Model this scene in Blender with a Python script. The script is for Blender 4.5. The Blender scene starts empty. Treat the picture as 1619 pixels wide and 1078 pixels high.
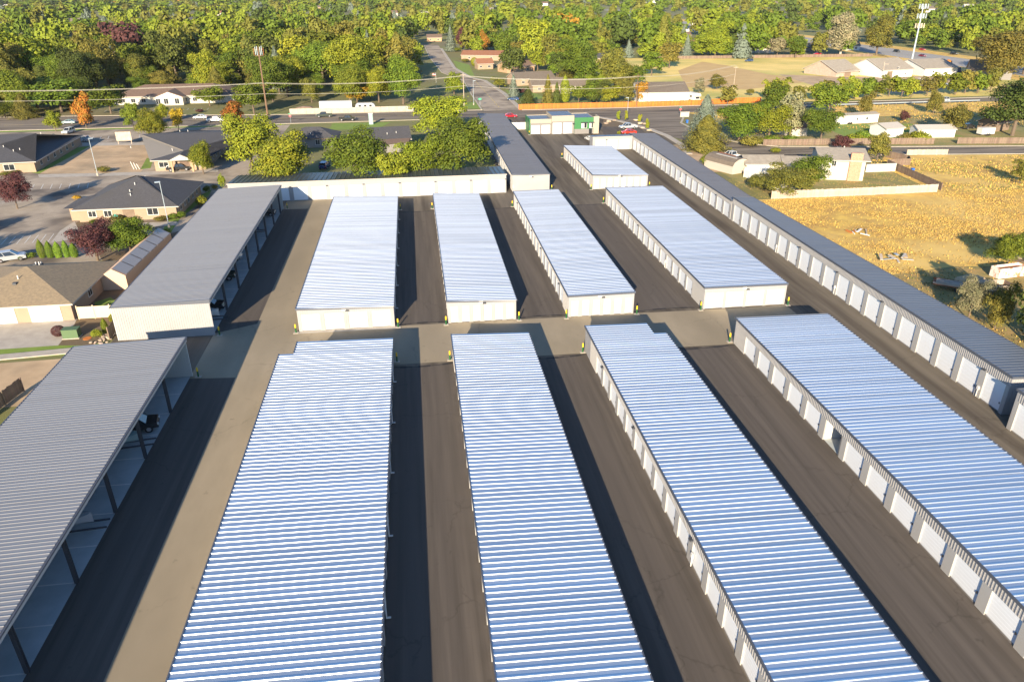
import bpy, math, random
import numpy as np
from mathutils import Vector, Matrix, Euler
S = bpy.context.scene
COL = S.collection
rnd = random.Random(7)
rad = math.radians

# ------------------------------------------------------------------ camera
CAM_H = 42.7
FPX, YAW, PIT, ROL = 1166.115, 0.126685105, 0.448875372, -0.00627683340
def cam_axes():
    cy, sy = math.cos(YAW), math.sin(YAW); cp, sp = math.cos(PIT), math.sin(PIT)
    F = Vector((sy*cp, cy*cp, -sp)); Rt = Vector((cy, -sy, 0)); U = Rt.cross(F)
    r = Rt*math.cos(ROL)+U*math.sin(ROL); u = -Rt*math.sin(ROL)+U*math.cos(ROL)
    return F, r, u
CF, CR, CU = cam_axes()
def G(px, py, z=0.0):
    """point at height z seen at photograph pixel (px, py)"""
    d = CF*FPX+CR*(px-809.5)-CU*(py-539.0)
    t = (z-CAM_H)/d.z
    return (d.x*t, d.y*t)
cam = bpy.data.cameras.new('camera'); camo = bpy.data.objects.new('camera', cam); COL.objects.link(camo)
cam.sensor_fit = 'HORIZONTAL'; cam.sensor_width = 36; cam.lens = FPX/1619*36
cam.clip_start = 0.5; cam.clip_end = 12000
M = Matrix((CR, CU, -CF)).transposed().to_4x4(); M.translation = Vector((0, 0, CAM_H)); camo.matrix_world = M
S.camera = camo
# ------------------------------------------------------------------ light
SUN_EL, SUN_AZ = rad(17.3), rad(198)
w = bpy.data.worlds.new('World'); S.world = w; w.use_nodes = True
sk = w.node_tree.nodes.new('ShaderNodeTexSky'); sk.sky_type = 'NISHITA'; sk.sun_disc = False
sk.sun_elevation = SUN_EL; sk.sun_rotation = SUN_AZ; sk.altitude = 0; sk.air_density = 1.0; sk.dust_density = 0.2; sk.ozone_density = 5.0
w.node_tree.links.new(sk.outputs[0], w.node_tree.nodes['Background'].inputs[0])
w.node_tree.nodes['Background'].inputs[1].default_value = 0.092
sun = bpy.data.lights.new('sun', 'SUN'); sun.energy = 4.7; sun.angle = rad(0.53); sun.color = (1.0, 0.84, 0.62)
suno = bpy.data.objects.new('sun', sun); COL.objects.link(suno)
sdir = Vector((-math.sin(SUN_AZ)*math.cos(SUN_EL), -math.cos(SUN_AZ)*math.cos(SUN_EL), -math.sin(SUN_EL)))
suno.rotation_euler = sdir.to_track_quat('-Z', 'Y').to_euler()
vs = S.view_settings; vs.view_transform = 'Standard'; vs.look = 'None'; vs.exposure = 1.4; vs.gamma = 1; vs.use_curve_mapping = False

# ------------------------------------------------------------------ materials
MATS = {}
def mat(name, col, rough=.7, metal=0, col2=None, scale=(1, 1, 1), nscale=1.0, detail=4, lo=.35, hi=.65, spec=.5, bump=0, bscale=20, rand=0, col3=None, s3=.1, world=True, crack=0):
    if name in MATS: return MATS[name]
    m = bpy.data.materials.new(name); m.use_nodes = True; nt = m.node_tree; N = nt.nodes; L = nt.links
    b = N['Principled BSDF']; b.inputs['Roughness'].default_value = rough; b.inputs['Metallic'].default_value = metal
    b.inputs['Specular IOR Level'].default_value = spec
    c = (*col, 1)
    b.inputs['Base Color'].default_value = c
    out = None
    tc = N.new('ShaderNodeTexCoord'); mp = N.new('ShaderNodeMapping'); mp.inputs['Scale'].default_value = scale
    L.new(tc.outputs['Object'], mp.inputs[0])
    def noise(sc, det=4):
        n = N.new('ShaderNodeTexNoise'); n.inputs['Scale'].default_value = sc; n.inputs['Detail'].default_value = det; n.inputs['Roughness'].default_value = .6
        L.new(mp.outputs[0], n.inputs['Vector']); return n
    def mix(a, bcol, fac, blend='MIX'):
        x = N.new('ShaderNodeMix'); x.data_type = 'RGBA'; x.blend_type = blend
        if isinstance(a, tuple): x.inputs[6].default_value = a
        else: L.new(a, x.inputs[6])
        if isinstance(bcol, tuple): x.inputs[7].default_value = bcol
        else: L.new(bcol, x.inputs[7])
        if isinstance(fac, float): x.inputs[0].default_value = fac
        else: L.new(fac, x.inputs[0])
        return x.outputs[2]
    if col2:
        n = noise(nscale, detail); r = N.new('ShaderNodeMapRange'); r.inputs[1].default_value = lo; r.inputs[2].default_value = hi
        L.new(n.outputs[0], r.inputs[0]); out = mix(c, (*col2, 1), r.outputs[0])
    if col3:
        n = noise(s3, 3); r = N.new('ShaderNodeMapRange'); r.inputs[1].default_value = .45; r.inputs[2].default_value = .68
        L.new(n.outputs[0], r.inputs[0]); out = mix(out or c, (*col3, 1), r.outputs[0])
    if crack:
        vo = N.new('ShaderNodeTexVoronoi'); vo.feature = 'DISTANCE_TO_EDGE'; vo.inputs['Scale'].default_value = crack
        nz = N.new('ShaderNodeTexNoise'); nz.inputs['Scale'].default_value = 1.2; nz.inputs['Detail'].default_value = 4; L.new(tc.outputs['Object'], nz.inputs['Vector'])
        va = N.new('ShaderNodeVectorMath'); va.operation = 'MULTIPLY_ADD'; va.inputs[1].default_value = (1.6, 1.6, 0); L.new(nz.outputs['Color'], va.inputs[0]); L.new(tc.outputs['Object'], va.inputs[2]); L.new(va.outputs[0], vo.inputs['Vector'])
        r = N.new('ShaderNodeMapRange'); r.inputs[1].default_value = .0; r.inputs[2].default_value = .012*crack/.12; r.inputs[3].default_value = .28; r.inputs[4].default_value = 0; L.new(vo.outputs['Distance'], r.inputs[0])
        n2 = N.new('ShaderNodeTexNoise'); n2.inputs['Scale'].default_value = .09; L.new(tc.outputs['Object'], n2.inputs['Vector']); r3 = N.new('ShaderNodeMapRange'); r3.inputs[1].default_value = .5; r3.inputs[2].default_value = .56; L.new(n2.outputs[0], r3.inputs[0])
        mu = N.new('ShaderNodeMath'); mu.operation = 'MULTIPLY'; L.new(r.outputs[0], mu.inputs[0]); L.new(r3.outputs[0], mu.inputs[1])
        out = mix(out or c, tuple(q*.35 for q in col)+(1,), mu.outputs[0])
        # oil spots and scuffs
        n4 = N.new('ShaderNodeTexNoise'); n4.inputs['Scale'].default_value = .9; n4.inputs['Detail'].default_value = 3; L.new(tc.outputs['Object'], n4.inputs['Vector']); r4 = N.new('ShaderNodeMapRange'); r4.inputs[1].default_value = .68; r4.inputs[2].default_value = .76; r4.inputs[4].default_value = .45; L.new(n4.outputs[0], r4.inputs[0])
        out = mix(out, tuple(q*.5 for q in col)+(1,), r4.outputs[0])
    if rand:
        oi = N.new('ShaderNodeObjectInfo'); hs = N.new('ShaderNodeHueSaturation')
        r = N.new('ShaderNodeMapRange'); r.inputs[3].default_value = 1-rand; r.inputs[4].default_value = 1+rand
        L.new(oi.outputs['Random'], r.inputs[0]); L.new(r.outputs[0], hs.inputs['Value'])
        mm = N.new('ShaderNodeMath'); mm.operation = 'MULTIPLY'; mm.inputs[1].default_value = 7.31; L.new(oi.outputs['Random'], mm.inputs[0])
        fr = N.new('ShaderNodeMath'); fr.operation = 'FRACT'; L.new(mm.outputs[0], fr.inputs[0])
        r2 = N.new('ShaderNodeMapRange'); r2.inputs[3].default_value = .5-rand*.07; r2.inputs[4].default_value = .5+rand*.07
        L.new(fr.outputs[0], r2.inputs[0]); L.new(r2.outputs[0], hs.inputs['Hue'])
        if out: L.new(out, hs.inputs['Color'])
        else: hs.inputs['Color'].default_value = c
        out = hs.outputs[0]
    if out: L.new(out, b.inputs['Base Color'])
    if bump:
        n = noise(bscale, 3); bp = N.new('ShaderNodeBump'); bp.inputs['Strength'].default_value = bump; bp.inputs['Distance'].default_value = .03
        L.new(n.outputs[0], bp.inputs['Height']); L.new(bp.outputs[0], b.inputs['Normal'])
    MATS[name] = m
    return m

# asphalt: streaks run along the lanes (y)
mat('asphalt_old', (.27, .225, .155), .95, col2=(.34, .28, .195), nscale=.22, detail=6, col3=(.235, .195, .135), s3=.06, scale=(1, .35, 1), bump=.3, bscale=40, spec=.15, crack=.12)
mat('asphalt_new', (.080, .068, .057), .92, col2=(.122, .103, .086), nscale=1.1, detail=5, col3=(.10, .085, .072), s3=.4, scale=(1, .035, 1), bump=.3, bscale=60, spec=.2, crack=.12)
mat('asphalt_mid', (.125, .106, .082), .95, col2=(.165, .14, .108), nscale=.8, detail=6, scale=(1, .06, 1), col3=(.066, .054, .043), s3=.3, bump=.3, bscale=50, spec=.15, crack=.12)
mat('road_asphalt', (.19, .16, .125), .95, col2=(.25, .21, .165), nscale=.8, detail=6, scale=(.05, 1, 1), col3=(.06, .052, .046), s3=.5, spec=.15, crack=.12)
mat('lot_asphalt', (.33, .275, .21), .95, col2=(.40, .335, .26), nscale=.3, detail=6, spec=.15, col3=(.12, .10, .085), s3=.08, crack=.12)
mat('freeway_concrete', (.26, .25, .23), .95, col2=(.33, .31, .28), nscale=.1, detail=4, scale=(1, .1, 1))
mat('seam_tar', (.022, .019, .018), .9)
mat('concrete', (.34, .30, .25), .9, col2=(.42, .375, .31), nscale=.7, detail=5)
mat('slab', (.34, .37, .37), .85, col2=(.42, .45, .45), nscale=.4, detail=5)
mat('curb', (.42, .37, .30), .9, col2=(.34, .30, .24), nscale=1.5)
mat('ground', (.13, .155, .03), .95, col2=(.19, .17, .055), nscale=.05, detail=6, col3=(.16, .13, .06), s3=.012)
mat('dry_grass', (.66, .44, .085), .95, col2=(.42, .25, .065), nscale=.3, detail=10, lo=.36, hi=.62, col3=(.66, .45, .13), s3=.05, bump=.6, bscale=2)
mat('weed', (.36, .24, .08), .95, col2=(.17, .16, .045), nscale=.4, detail=6, lo=.4, hi=.65, bump=.6, bscale=2)
mat('field_green', (.60, .46, .12), .95, col2=(.78, .57, .19), nscale=.05, detail=7, col3=(.34, .34, .08), s3=.02)
mat('field_brown', (.46, .30, .12), .95, col2=(.54, .37, .15), nscale=.1, detail=6)
mat('dirt', (.52, .37, .22), .95, col2=(.39, .27, .155), nscale=.25, detail=7, col3=(.30, .22, .13), s3=.1)
mat('lawn', (.14, .215, .022), .95, col2=(.18, .25, .035), nscale=.5, detail=5, bump=.4, bscale=6)
mat('lawn_dry', (.30, .22, .08), .95, col2=(.17, .18, .045), nscale=.25, detail=6)
mat('mulch', (.13, .09, .05), .95, col2=(.14, .10, .055), nscale=2, detail=5)
mat('rock', (.38, .30, .22), .9, rand=.25)
mat('paint', (.62, .60, .55), .8)
mat('paint_yellow', (.55, .40, .08), .8)
# buildings
mat('galvalume', (.69, .74, .78), .52, metal=.94, col2=(.66, .71, .76), nscale=.7, detail=6, scale=(.15, 1, 1), rand=.09, col3=(.66, .64, .66), s3=.35)
mat('roof_lilac', (.30, .298, .298), .5, metal=.3, spec=.5, col2=(.265, .263, .265), nscale=.5, scale=(.2, 1, 1), rand=.03)
mat('roof_grey', (.185, .172, .165), .55, metal=.15, col2=(.16, .15, .145), nscale=.5, scale=(.2, 1, 1), rand=.04)
mat('roof_slate', (.20, .215, .235), .45, metal=.55, col2=(.17, .185, .205), nscale=.5, scale=(.2, 1, 1), rand=.04)
mat('roof_bronze', (.075, .085, .095), .42, metal=.35, col2=(.055, .065, .075), nscale=.4, scale=(1, .2, 1), rand=.06)
mat('trim_slate', (.10, .11, .135), .5, metal=.3)
mat('wall_beige', (.315, .31, .31), .7, col2=(.29, .285, .285), nscale=.5)
mat('wall_grey', (.33, .325, .315), .6)
mat('wall_cream', (.36, .31, .235), .75)
mat('fascia', (.38, .37, .36), .6)
mat('door_white', (.66, .69, .72), .45, rand=.02)
mat('latch_metal', (.15, .15, .16), .4, metal=.8)
mat('steel_dark', (.05, .055, .065), .6)
mat('teal_wall', (.42, .45, .44), .6)
mat('white', (.62, .61, .58), .6); mat('offwhite', (.42, .385, .335), .7)
mat('green_paint', (.028, .15, .045), .6); mat('bollard_green', (.012, .09, .022), .5); mat('bollard_yellow', (.75, .50, .02), .5)
mat('dull_green', (.075, .13, .055), .6); mat('black', (.015, .015, .017), .6)
mat('grey_wall', (.19, .178, .168), .7)
mat('window_glass', (.02, .025, .03), .08, spec=.8)
mat('shingle_dark', (.050, .050, .056), .9, col2=(.075, .073, .078), nscale=3, detail=3, col3=(.06, .058, .06), s3=.3, bump=.4, bscale=8)
mat('shingle_tan', (.27, .205, .125), .9, col2=(.20, .155, .10), nscale=2.5, detail=3, bump=.4, bscale=8)
mat('shingle_brown', (.135, .088, .062), .9, col2=(.165, .11, .078), nscale=1.5, detail=3)
mat('shingle_grey', (.13, .105, .08), .9, col2=(.16, .13, .10), nscale=1.5, detail=3)
mat('shingle_pale', (.33, .29, .23), .9, col2=(.26, .225, .18), nscale=1, detail=5)
mat('shingle_rust', (.25, .11, .06), .9, col2=(.20, .09, .05), nscale=1.5)
mat('stucco_tan', (.33, .235, .16), .85, col2=(.30, .215, .15), nscale=1)
mat('stucco_peach', (.42, .27, .16), .85); mat('stucco_white', (.50, .46, .39), .85)
mat('brick_red', (.42, .20, .12), .9, col2=(.50, .28, .19), nscale=4, detail=2)
mat('wood_orange', (.50, .155, .022), .8, col2=(.42, .125, .018), nscale=1.5, rand=.12)
mat('wood_grey', (.20, .145, .105), .9, col2=(.15, .105, .075), nscale=1.5, rand=.2)
mat('wood_pale', (.46, .38, .30), .9, col2=(.36, .29, .22), nscale=1.0, rand=.12)
mat('vinyl_white', (.72, .70, .66), .5); mat('vinyl_tan', (.62, .48, .32), .6)
mat('pole_wood', (.19, .115, .07), .9, col2=(.14, .085, .05), nscale=2); mat('pole_steel', (.36, .42, .46), .5, metal=.3)
mat('cable', (.42, .40, .34), .6)
mat('tent_tan', (.55, .38, .26), .7); mat('tent_clear', (.36, .32, .28), .35)
mat('rust', (.33, .12, .05), .9, col2=(.20, .07, .03), nscale=2)
mat('rusty_white', (.66, .60, .54), .7, col2=(.45, .20, .10), nscale=1.1, detail=6, lo=.52, hi=.6)
mat('tyre', (.02, .02, .02), .9); mat('rim_metal', (.5, .5, .52), .3, metal=.8)
mat('lamp_glass', (.8, .8, .75), .2); mat('lamp_red', (.4, .02, .02), .3)
mat('sign_red', (.55, .03, .04), .5); mat('sign_green', (.02, .30, .15), .5); mat('sign_white', (.8, .8, .78), .5); mat('bin_blue', (.02, .12, .45), .5)
mat('teal', (.03, .42, .36), .5)
for nm, c in dict(car_white=(.72, .72, .70), car_silver=(.42, .44, .46), car_black=(.025, .028, .03), car_darkgreen=(.05, .065, .05), car_red=(.42, .015, .03), car_scarlet=(.62, .04, .02), car_blue=(.03, .07, .17), car_teal=(.30, .42, .42), car_maroon=(.22, .02, .05)).items():
    mat(nm, c, .25, metal=.2, spec=.7)
mat('bark', (.11, .08, .055), .95, col2=(.16, .12, .085), nscale=4)
mat('bark_pale', (.42, .38, .31), .9)
# foliage kinds
FOL = {'green': ((.088, .118, .008), (.045, .068, .006)), 'bright': ((.145, .165, .010), (.085, .105, .008)), 'olive': ((.118, .112, .016), (.066, .068, .012)),
       'dark': ((.058, .078, .012), (.032, .046, .008)), 'yellow': ((.150, .160, .010), (.085, .105, .008)), 'gold': ((.42, .24, .018), (.24, .16, .012)),
       'orange': ((.26, .10, .015), (.14, .095, .01)), 'spruce': ((.16, .19, .145), (.085, .11, .08)), 'red': ((.30, .022, .012), (.18, .012, .008)),
       'plum': ((.055, .018, .022), (.10, .038, .032)), 'grey': ((.19, .18, .10), (.12, .12, .06)), 'cypress': ((.12, .175, .012), (.06, .11, .008))}
for k, (a, b_) in FOL.items():
    if k not in ('plum', 'spruce', 'gold'): a = tuple(min(c*k_, .4) for c, k_ in zip(a, (1.42, 1.32, 1.3))); b_ = tuple(c*1.35 for c in b_)
    mat('leaf_'+k, a, .75, col2=b_, nscale=9, detail=3, lo=.38, hi=.62, spec=.25, rand=.26 if k not in ('red', 'plum', 'spruce') else .1)
def MM(n): return MATS[n]

# ------------------------------------------------------------------ helpers
class MB:
    def __init__(s): s.v = []; s.f = []; s.m = []; s.mats = []
    def mi(s, m):
        if m not in s.mats: s.mats.append(m)
        return s.mats.index(m)
    def add(s, vs, fs, m='white'):
        k = len(s.v); s.v += [tuple(p) for p in vs]; i = s.mi(m)
        for f in fs: s.f.append([k+q for q in f]); s.m.append(i)
        return s
    def box(s, x0, y0, z0, x1, y1, z1, m='white', ztr=None):
        # ztr: top heights (z at x0, z at x1)
        za, zb = ztr if ztr else (z1, z1)
        v = [(x0, y0, z0), (x1, y0, z0), (x1, y1, z0), (x0, y1, z0), (x0, y0, za), (x1, y0, zb), (x1, y1, zb), (x0, y1, za)]
        return s.add(v, [(0, 3, 2, 1), (4, 5, 6, 7), (0, 1, 5, 4), (1, 2, 6, 5), (2, 3, 7, 6), (3, 0, 4, 7)], m)
    def tube(s, p, q, r0, r1=None, n=8, m='white', cap=True):
        r1 = r0 if r1 is None else r1; p = Vector(p); q = Vector(q); d = (q-p).normalized()
        a = d.orthogonal().normalized(); b = d.cross(a); v = []
        for c, r in ((p, r0), (q, r1)):
            for i in range(n):
                t = 2*math.pi*i/n; v.append(c+a*(r*math.cos(t))+b*(r*math.sin(t)))
        f = [(i, (i+1) % n, n+(i+1) % n, n+i) for i in range(n)]
        if cap: f += [tuple(range(n-1, -1, -1)), tuple(range(n, 2*n))]
        return s.add(v, f, m)
    def bar(s, p, q, w, h, m='white'):
        # box beam from p to q, width w (sideways), height h
        p = Vector(p); q = Vector(q); d = (q-p).normalized(); a = d.cross(Vector((0, 0, 1)))
        a = a.normalized() if a.length > 1e-4 else Vector((1, 0, 0)); b = a.cross(d)
        v = [c+a*(x*w/2)+b*(z*h/2) for c in (p, q) for x, z in ((-1, -1), (1, -1), (1, 1), (-1, 1))]
        return s.add(v, [(0, 3, 2, 1), (4, 5, 6, 7), (0, 1, 5, 4), (1, 2, 6, 5), (2, 3, 7, 6), (3, 0, 4, 7)], m)
    def prism(s, prof, y0, y1, m='white', axis='x'):
        # profile in (x,z) extruded along y
        n = len(prof); v = [(x, y0, z) for x, z in prof]+[(x, y1, z) for x, z in prof]
        if axis == 'y': v = [(b, a, c) for a, b, c in v]
        f = [(i, (i+1) % n, n+(i+1) % n, n+i) for i in range(n)]+[tuple(range(n-1, -1, -1)), tuple(range(n, 2*n))]
        return s.add(v, f, m)
    def mesh(s, name):
        me = bpy.data.meshes.new(name); me.from_pydata(s.v, [], s.f)
        for m in s.mats: me.materials.append(MATS[m])
        if len(s.mats) > 1: me.polygons.foreach_set('material_index', s.m)
        me.update(); return me
    def build(s, name, parent=None, loc=(0, 0, 0)):
        return link(name, s.mesh(name), parent, loc)
def link(name, me, parent=None, loc=(0, 0, 0), rot=None, scale=None):
    o = bpy.data.objects.new(name, me); COL.objects.link(o)
    if parent: o.parent = parent
    o.location = loc
    if rot is not None: o.rotation_euler = rot if isinstance(rot, tuple) else (0, 0, rot)
    if scale is not None: o.scale = scale
    return o
def tag(o, label, cat, group=None):
    o['label'] = label; o['category'] = cat
    if group: o['group'] = group
    return o
def thing(name, label, cat, loc=(0, 0, 0), rz=0, group=None):
    o = link(name, None, None, loc, rz); o.empty_display_size = .5
    return tag(o, label, cat, group)
KIDS = {}
def copy_tree(o, parent=None):
    c = o.copy(); COL.objects.link(c); c.parent = parent
    for ch in [k for k in o.children]: copy_tree(ch, c)
    return c
def sheet(name, pts, z, m, kind='structure', px=True):
    if px: pts = [G(a, b) for a, b in pts]
    me = bpy.data.meshes.new(name); me.from_pydata([(x, y, z) for x, y in pts], [], [list(range(len(pts)))])
    if me.polygons[0].normal.z < 0: me.flip_normals()
    me.materials.append(MATS[m]); o = link(name, me); o['kind'] = kind; return o
def struct(o): o['kind'] = 'structure'; return o

# ------------------------------------------------------------------ ground
mb = MB(); mb.add([(-4500, -500, -.02), (4500, -500, -.02), (4500, 6500, -.02), (-4500, 6500, -.02)], [(0, 1, 2, 3)], 'ground'); struct(mb.build('ground'))
XY = lambda *a: [(a[i], a[i+1]) for i in range(0, len(a), 2)]
sheet('yard_asphalt', XY(-45, -30, 63, -30, 63, 61, 66, 140, 62.5, 212, 70.5, 213, 77, 214, 79, 251, 70, 268, 21, 272, 20.5, 178, -42, 178.5, -42, 60), .0, 'asphalt_mid', px=False)
sheet('old_asphalt_lane', XY(-28.9, -30, -17, -30, -17, 83.3, 62, 82.8, 62, 94, 29, 94.6, -17, 95.1, -17, 165.6, -28.9, 165.9), .004, 'asphalt_old', px=False)
sheet('asphalt_shade_strip', XY(-28.9, -30, -23.4, -30, -23.4, 82.5, -28.9, 83.0), .008, 'asphalt_new', px=False)  # darker asphalt that also paints in the carport's shade, cut to its shadow edge
sheet('asphalt_shade_strip', XY(-28.9, 96, -23.6, 98.5, -23.5, 158.5, -28.9, 158.8), .008, 'asphalt_new', px=False)  # same beside the rear carport: dark asphalt colour deepening the cast shade
sheet('east_lane', XY(52.6, -30, 62, -30, 62, 210, 53, 210), .006, 'asphalt_mid', px=False)
for i, (x0, x1) in enumerate(((-4.3, 3.2), (12.6, 20.2), (29.7, 40.2))):
    sheet('new_asphalt_lane', XY(x0, -30, x1, -30, x1, 82.6, (x0+x1)/2, 82.2, x0, 82.5), .008, 'asphalt_new', px=False)
    sheet('new_asphalt_lane', XY(x0, 94.9, (x0+x1)/2+1, 95.6, x1, 95.1, x1, 153, x0, 153.4), .008, 'asphalt_new', px=False)
    mb = MB()
    for ya, yb, yc in ((82.5, 82.25, 82.75), (95.0, 95.65, 95.2), (152.9, 152.6, 152.9)):
        n = 10
        for k in range(n):
            f = lambda t: (x0+(x1-x0)*t, (ya*(1-t)+yc*t)+(yb-(ya+yc)/2)*4*t*(1-t)*.9)
            (a, b), (c, d) = f(k/n), f((k+1)/n); ww = .16+.1*math.sin(k*1.7+i)
            mb.add([(a, b-ww, .012), (c, d-ww, .012), (c, d+ww, .012), (a, b+ww, .012)], [(0, 1, 2, 3)], 'seam_tar')
    o = mb.build('pavement_seam'); struct(o)
sheet('new_asphalt_lane', XY(29.7, 153.2, 40.2, 153.0, 40.2, 222, 33, 236, 30.3, 236), .004, 'asphalt_mid', px=False)
sheet('concrete_apron', XY(-17.4, 94.3, -4.2, 94.1, -4.2, 95.1, -17.4, 95.2), .012, 'concrete', px=False)
# roads
sheet('main_road', XY(-900, 271, -150, 272, -100, 272, -45, 270.8, 0, 274, 66, 269, 100, 272, 164, 277.3, 223, 279.3, 600, 291, 600, 300, 223, 289, 164, 286, 107, 287, 84, 286, 44, 287.5, 26, 290, -45, 291, -118, 300, -150, 302, -900, 306), .006, 'road_asphalt', px=False)
sheet('side_street', XY(26.6, 288, 40.5, 288, 39.5, 337, 35.8, 386, 29.8, 402, 24.5, 452, 23.5, 600, 23, 640, 12.6, 640, 13.4, 530, 17.3, 428, 26.5, 387, 26.2, 335), .010, 'lot_asphalt', px=False)
sheet('cross_road', XY(66, 271, 72, 247, 78.5, 229, 84.5, 207, 90, 198, 97, 193.5, 129, 191.2, 167, 186.6, 420, 165, 420, 174, 174, 195.5, 135, 200.5, 104, 205.5, 96, 211.5, 89.5, 226, 90, 250, 99, 272), .010, 'road_asphalt', px=False)
sheet('freeway', XY(305, 300, 335, 300, 347, 545, 347, 794, 352, 1060, 400, 1500, 370, 1500, 330, 1060, 318, 800, 311, 495), .004, 'freeway_concrete', px=False)
sheet('freeway_verge', XY(290, 300, 350, 300, 362, 545, 362, 794, 372, 1060, 310, 1060, 300, 500), .000, 'dry_grass', px=False)
mb = MB()
for x in np.arange(-420, 400, 9.0):
    if 20 < x < 45: continue
    yc = 281.8+max(0, x-100)*.018+(1.5 if x < -60 else 0)
    mb.add([(x, yc-.09, .016), (x+6.5, yc-.09, .016), (x+6.5, yc+.09, .016), (x, yc+.09, .016)], [(0, 1, 2, 3)], 'paint_yellow')
for y in np.arange(296, 400, 6.0):
    xc = 33.3-.045*(y-290)*.4
    mb.add([(xc-.1, y, .016), (xc+.1, y, .016), (xc+.1, y+4, .016), (xc-.1, y+4, .016)], [(0, 1, 2, 3)], 'paint_yellow')
struct(mb.build('road_markings'))
def curb(pts, wd=.35, h=.13, m='curb', name='kerb'):
    mb = MB()
    for (a, b), (c, d) in zip(pts, pts[1:]): mb.bar((a, b, h/2), (c, d, h/2), wd, h, m)
    return struct(mb.build(name))
curb([(-150, 271.6), (-100, 271.6), (-45, 270.4), (20, 271.5)]); curb([(-400, 303), (-150, 302.3), (-118, 300.3), (-45, 291.4), (26, 290.3)])
curb([(41, 289), (40, 337), (36.3, 386), (30.3, 402), (25, 452), (24, 600)], wd=1.8, m='concrete', name='pavement')
curb([(26, 291), (25.6, 335), (25.9, 387), (16.8, 428), (12.8, 530), (12, 640)], wd=.6)
curb([(41, 287.9), (84, 286.6), (107, 287.6), (164, 286.6), (223, 289.6), (500, 299)], wd=.9)
curb([(64.8, 268), (70.6, 258), (76.5, 240), (78.3, 228), (78, 214), (75.6, 200)], wd=1.9, m='concrete', name='pavement')
curb([(99.6, 271), (90.6, 250), (90.2, 227), (96.5, 212.5), (105, 206.3), (135, 201.1), (174, 196), (420, 174.8)], wd=.7)
curb([(98, 192.9), (129, 190.6), (167, 186), (420, 164.4)], wd=.5)
# fields
sheet('dry_field', XY(62.6, -40, 66.5, 61, 66.8, 151.2, 116.5, 151.4, 119, 177, 127, 189.5, 167, 185.5, 500, 158, 500, -40), -.006, 'dry_grass', px=False)
sheet('weedy_patch', XY(68, 50, 68, 100, 76, 104, 88, 106, 104, 104, 130, 99, 130, 50), -.002, 'weed', px=False)
sheet('back_yard', XY(76, 151.3, 116.3, 151.5, 118.5, 177, 100, 180, 76, 178), .0, 'lawn_dry', px=False)
sheet('roadside_yard', XY(68, 178, 100, 178, 128, 190, 98, 193, 90, 197, 84, 207, 78, 214, 70, 212), .0, 'dirt', px=False)
sheet('driveway', XY(88, 186, 100, 183, 104, 193, 92, 197), .008, 'lot_asphalt', px=False)
sheet('yards_beyond_road', XY(98, 207, 135, 202, 175, 197, 420, 176, 420, 262, 110, 262, 92, 250, 92, 228), -.008, 'lawn_dry', px=False)
sheet('green_plot', XY(132, 214, 168, 212, 166, 236, 134, 240), .0, 'lawn', px=False)
sheet('embankment', XY(110, 252, 420, 252, 420, 279, 223, 278.5, 164, 276.5, 100, 271), -.002, 'dry_grass', px=False)
sheet('pasture', XY(88, 289.5, 500, 302, 300, 480, 176, 484, 95, 505), -.004, 'field_green', px=False)
sheet('ploughed_field', [(1072, 112), (1110, 98), (1150, 104), (1215, 118), (1290, 128), (1180, 142), (1085, 138)], .004, 'field_brown')
sheet('barnyard', [(1230, 118), (1340, 122), (1500, 120), (1530, 135), (1440, 150), (1300, 140)], .006, 'dirt')
# office parks on the left
sheet('parking_lot', XY(-240, 150, -42.2, 150, -42.2, 268.5, -64, 268.5, -240, 268.5), -.008, 'lot_asphalt', px=False)
sheet('parking_lot', XY(-240, 120, -58, 128, -42.3, 140, -42.2, 152, -240, 152), -.004, 'lot_asphalt', px=False)
sheet('vacant_lot', [(143, 231), (265, 229), (250, 240), (221, 274), (62, 275)], .0, 'dirt')
sheet('lawn_strip', [(117, 234), (143, 231), (62, 275), (46, 272)], .004, 'lawn')
sheet('lawn_strip', XY(-200, 268.8, -44, 268.2, -44, 270.5, -200, 271.4), .004, 'lawn', px=False)
sheet('lawn_patch', [(232, 250), (243, 250), (238, 266), (222, 268)], .006, 'lawn')
sheet('lawn_patch', [(285, 345), (330, 310), (335, 300), (318, 308), (262, 352), (255, 372), (270, 368)], .006, 'lawn')
sheet('lawn_patch', [(60, 175), (30, 178), (0, 178), (0, 168), (60, 160)], .012, 'lawn')
sheet('planting_bed', [(105, 360), (125, 350), (265, 350), (262, 358), (115, 372)], .006, 'mulch')
sheet('side_yard', XY(-49.5, 104.2, -42.3, 104.2, -42.3, 150, -58, 135, -53, 126), .002, 'mulch', px=False)
sheet('side_yard_grass', [(150, 478), (175, 470), (185, 478), (165, 488), (150, 485)], .01, 'lawn')
sheet('planting_bed', [(120, 503), (178, 497), (192, 530), (145, 546), (90, 546)], .006, 'mulch')
sheet('driveway', [(-90, 512), (122, 503), (118, 512), (92, 546), (-140, 562)], .008, 'concrete')
sheet('neighbour_street', XY(-160, 76, -43, 79, -43, 91, -160, 87), .0, 'dirt', px=False)
curb([(-140, 90.2), (-55, 92.2), (-43.2, 93.3)], wd=1.6, m='concrete', name='pavement')
sheet('neighbour_yard', XY(-160, 88, -43, 92, -43, 104, -50, 104, -54, 126, -66, 128, -160, 122), -.004, 'lawn', px=False)
sheet('pavement', [(60, 276), (225, 272), (345, 266), (345, 272), (230, 277), (62, 281)], .012, 'concrete')
sheet('pavement', [(95, 365), (118, 350), (130, 376), (80, 384)], .012, 'concrete')
sheet('pavement', [(225, 352), (280, 350), (282, 356), (225, 360)], .012, 'concrete')
sheet('pavement', [(130, 226), (262, 225), (262, 229), (130, 231)], .012, 'concrete')
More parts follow.
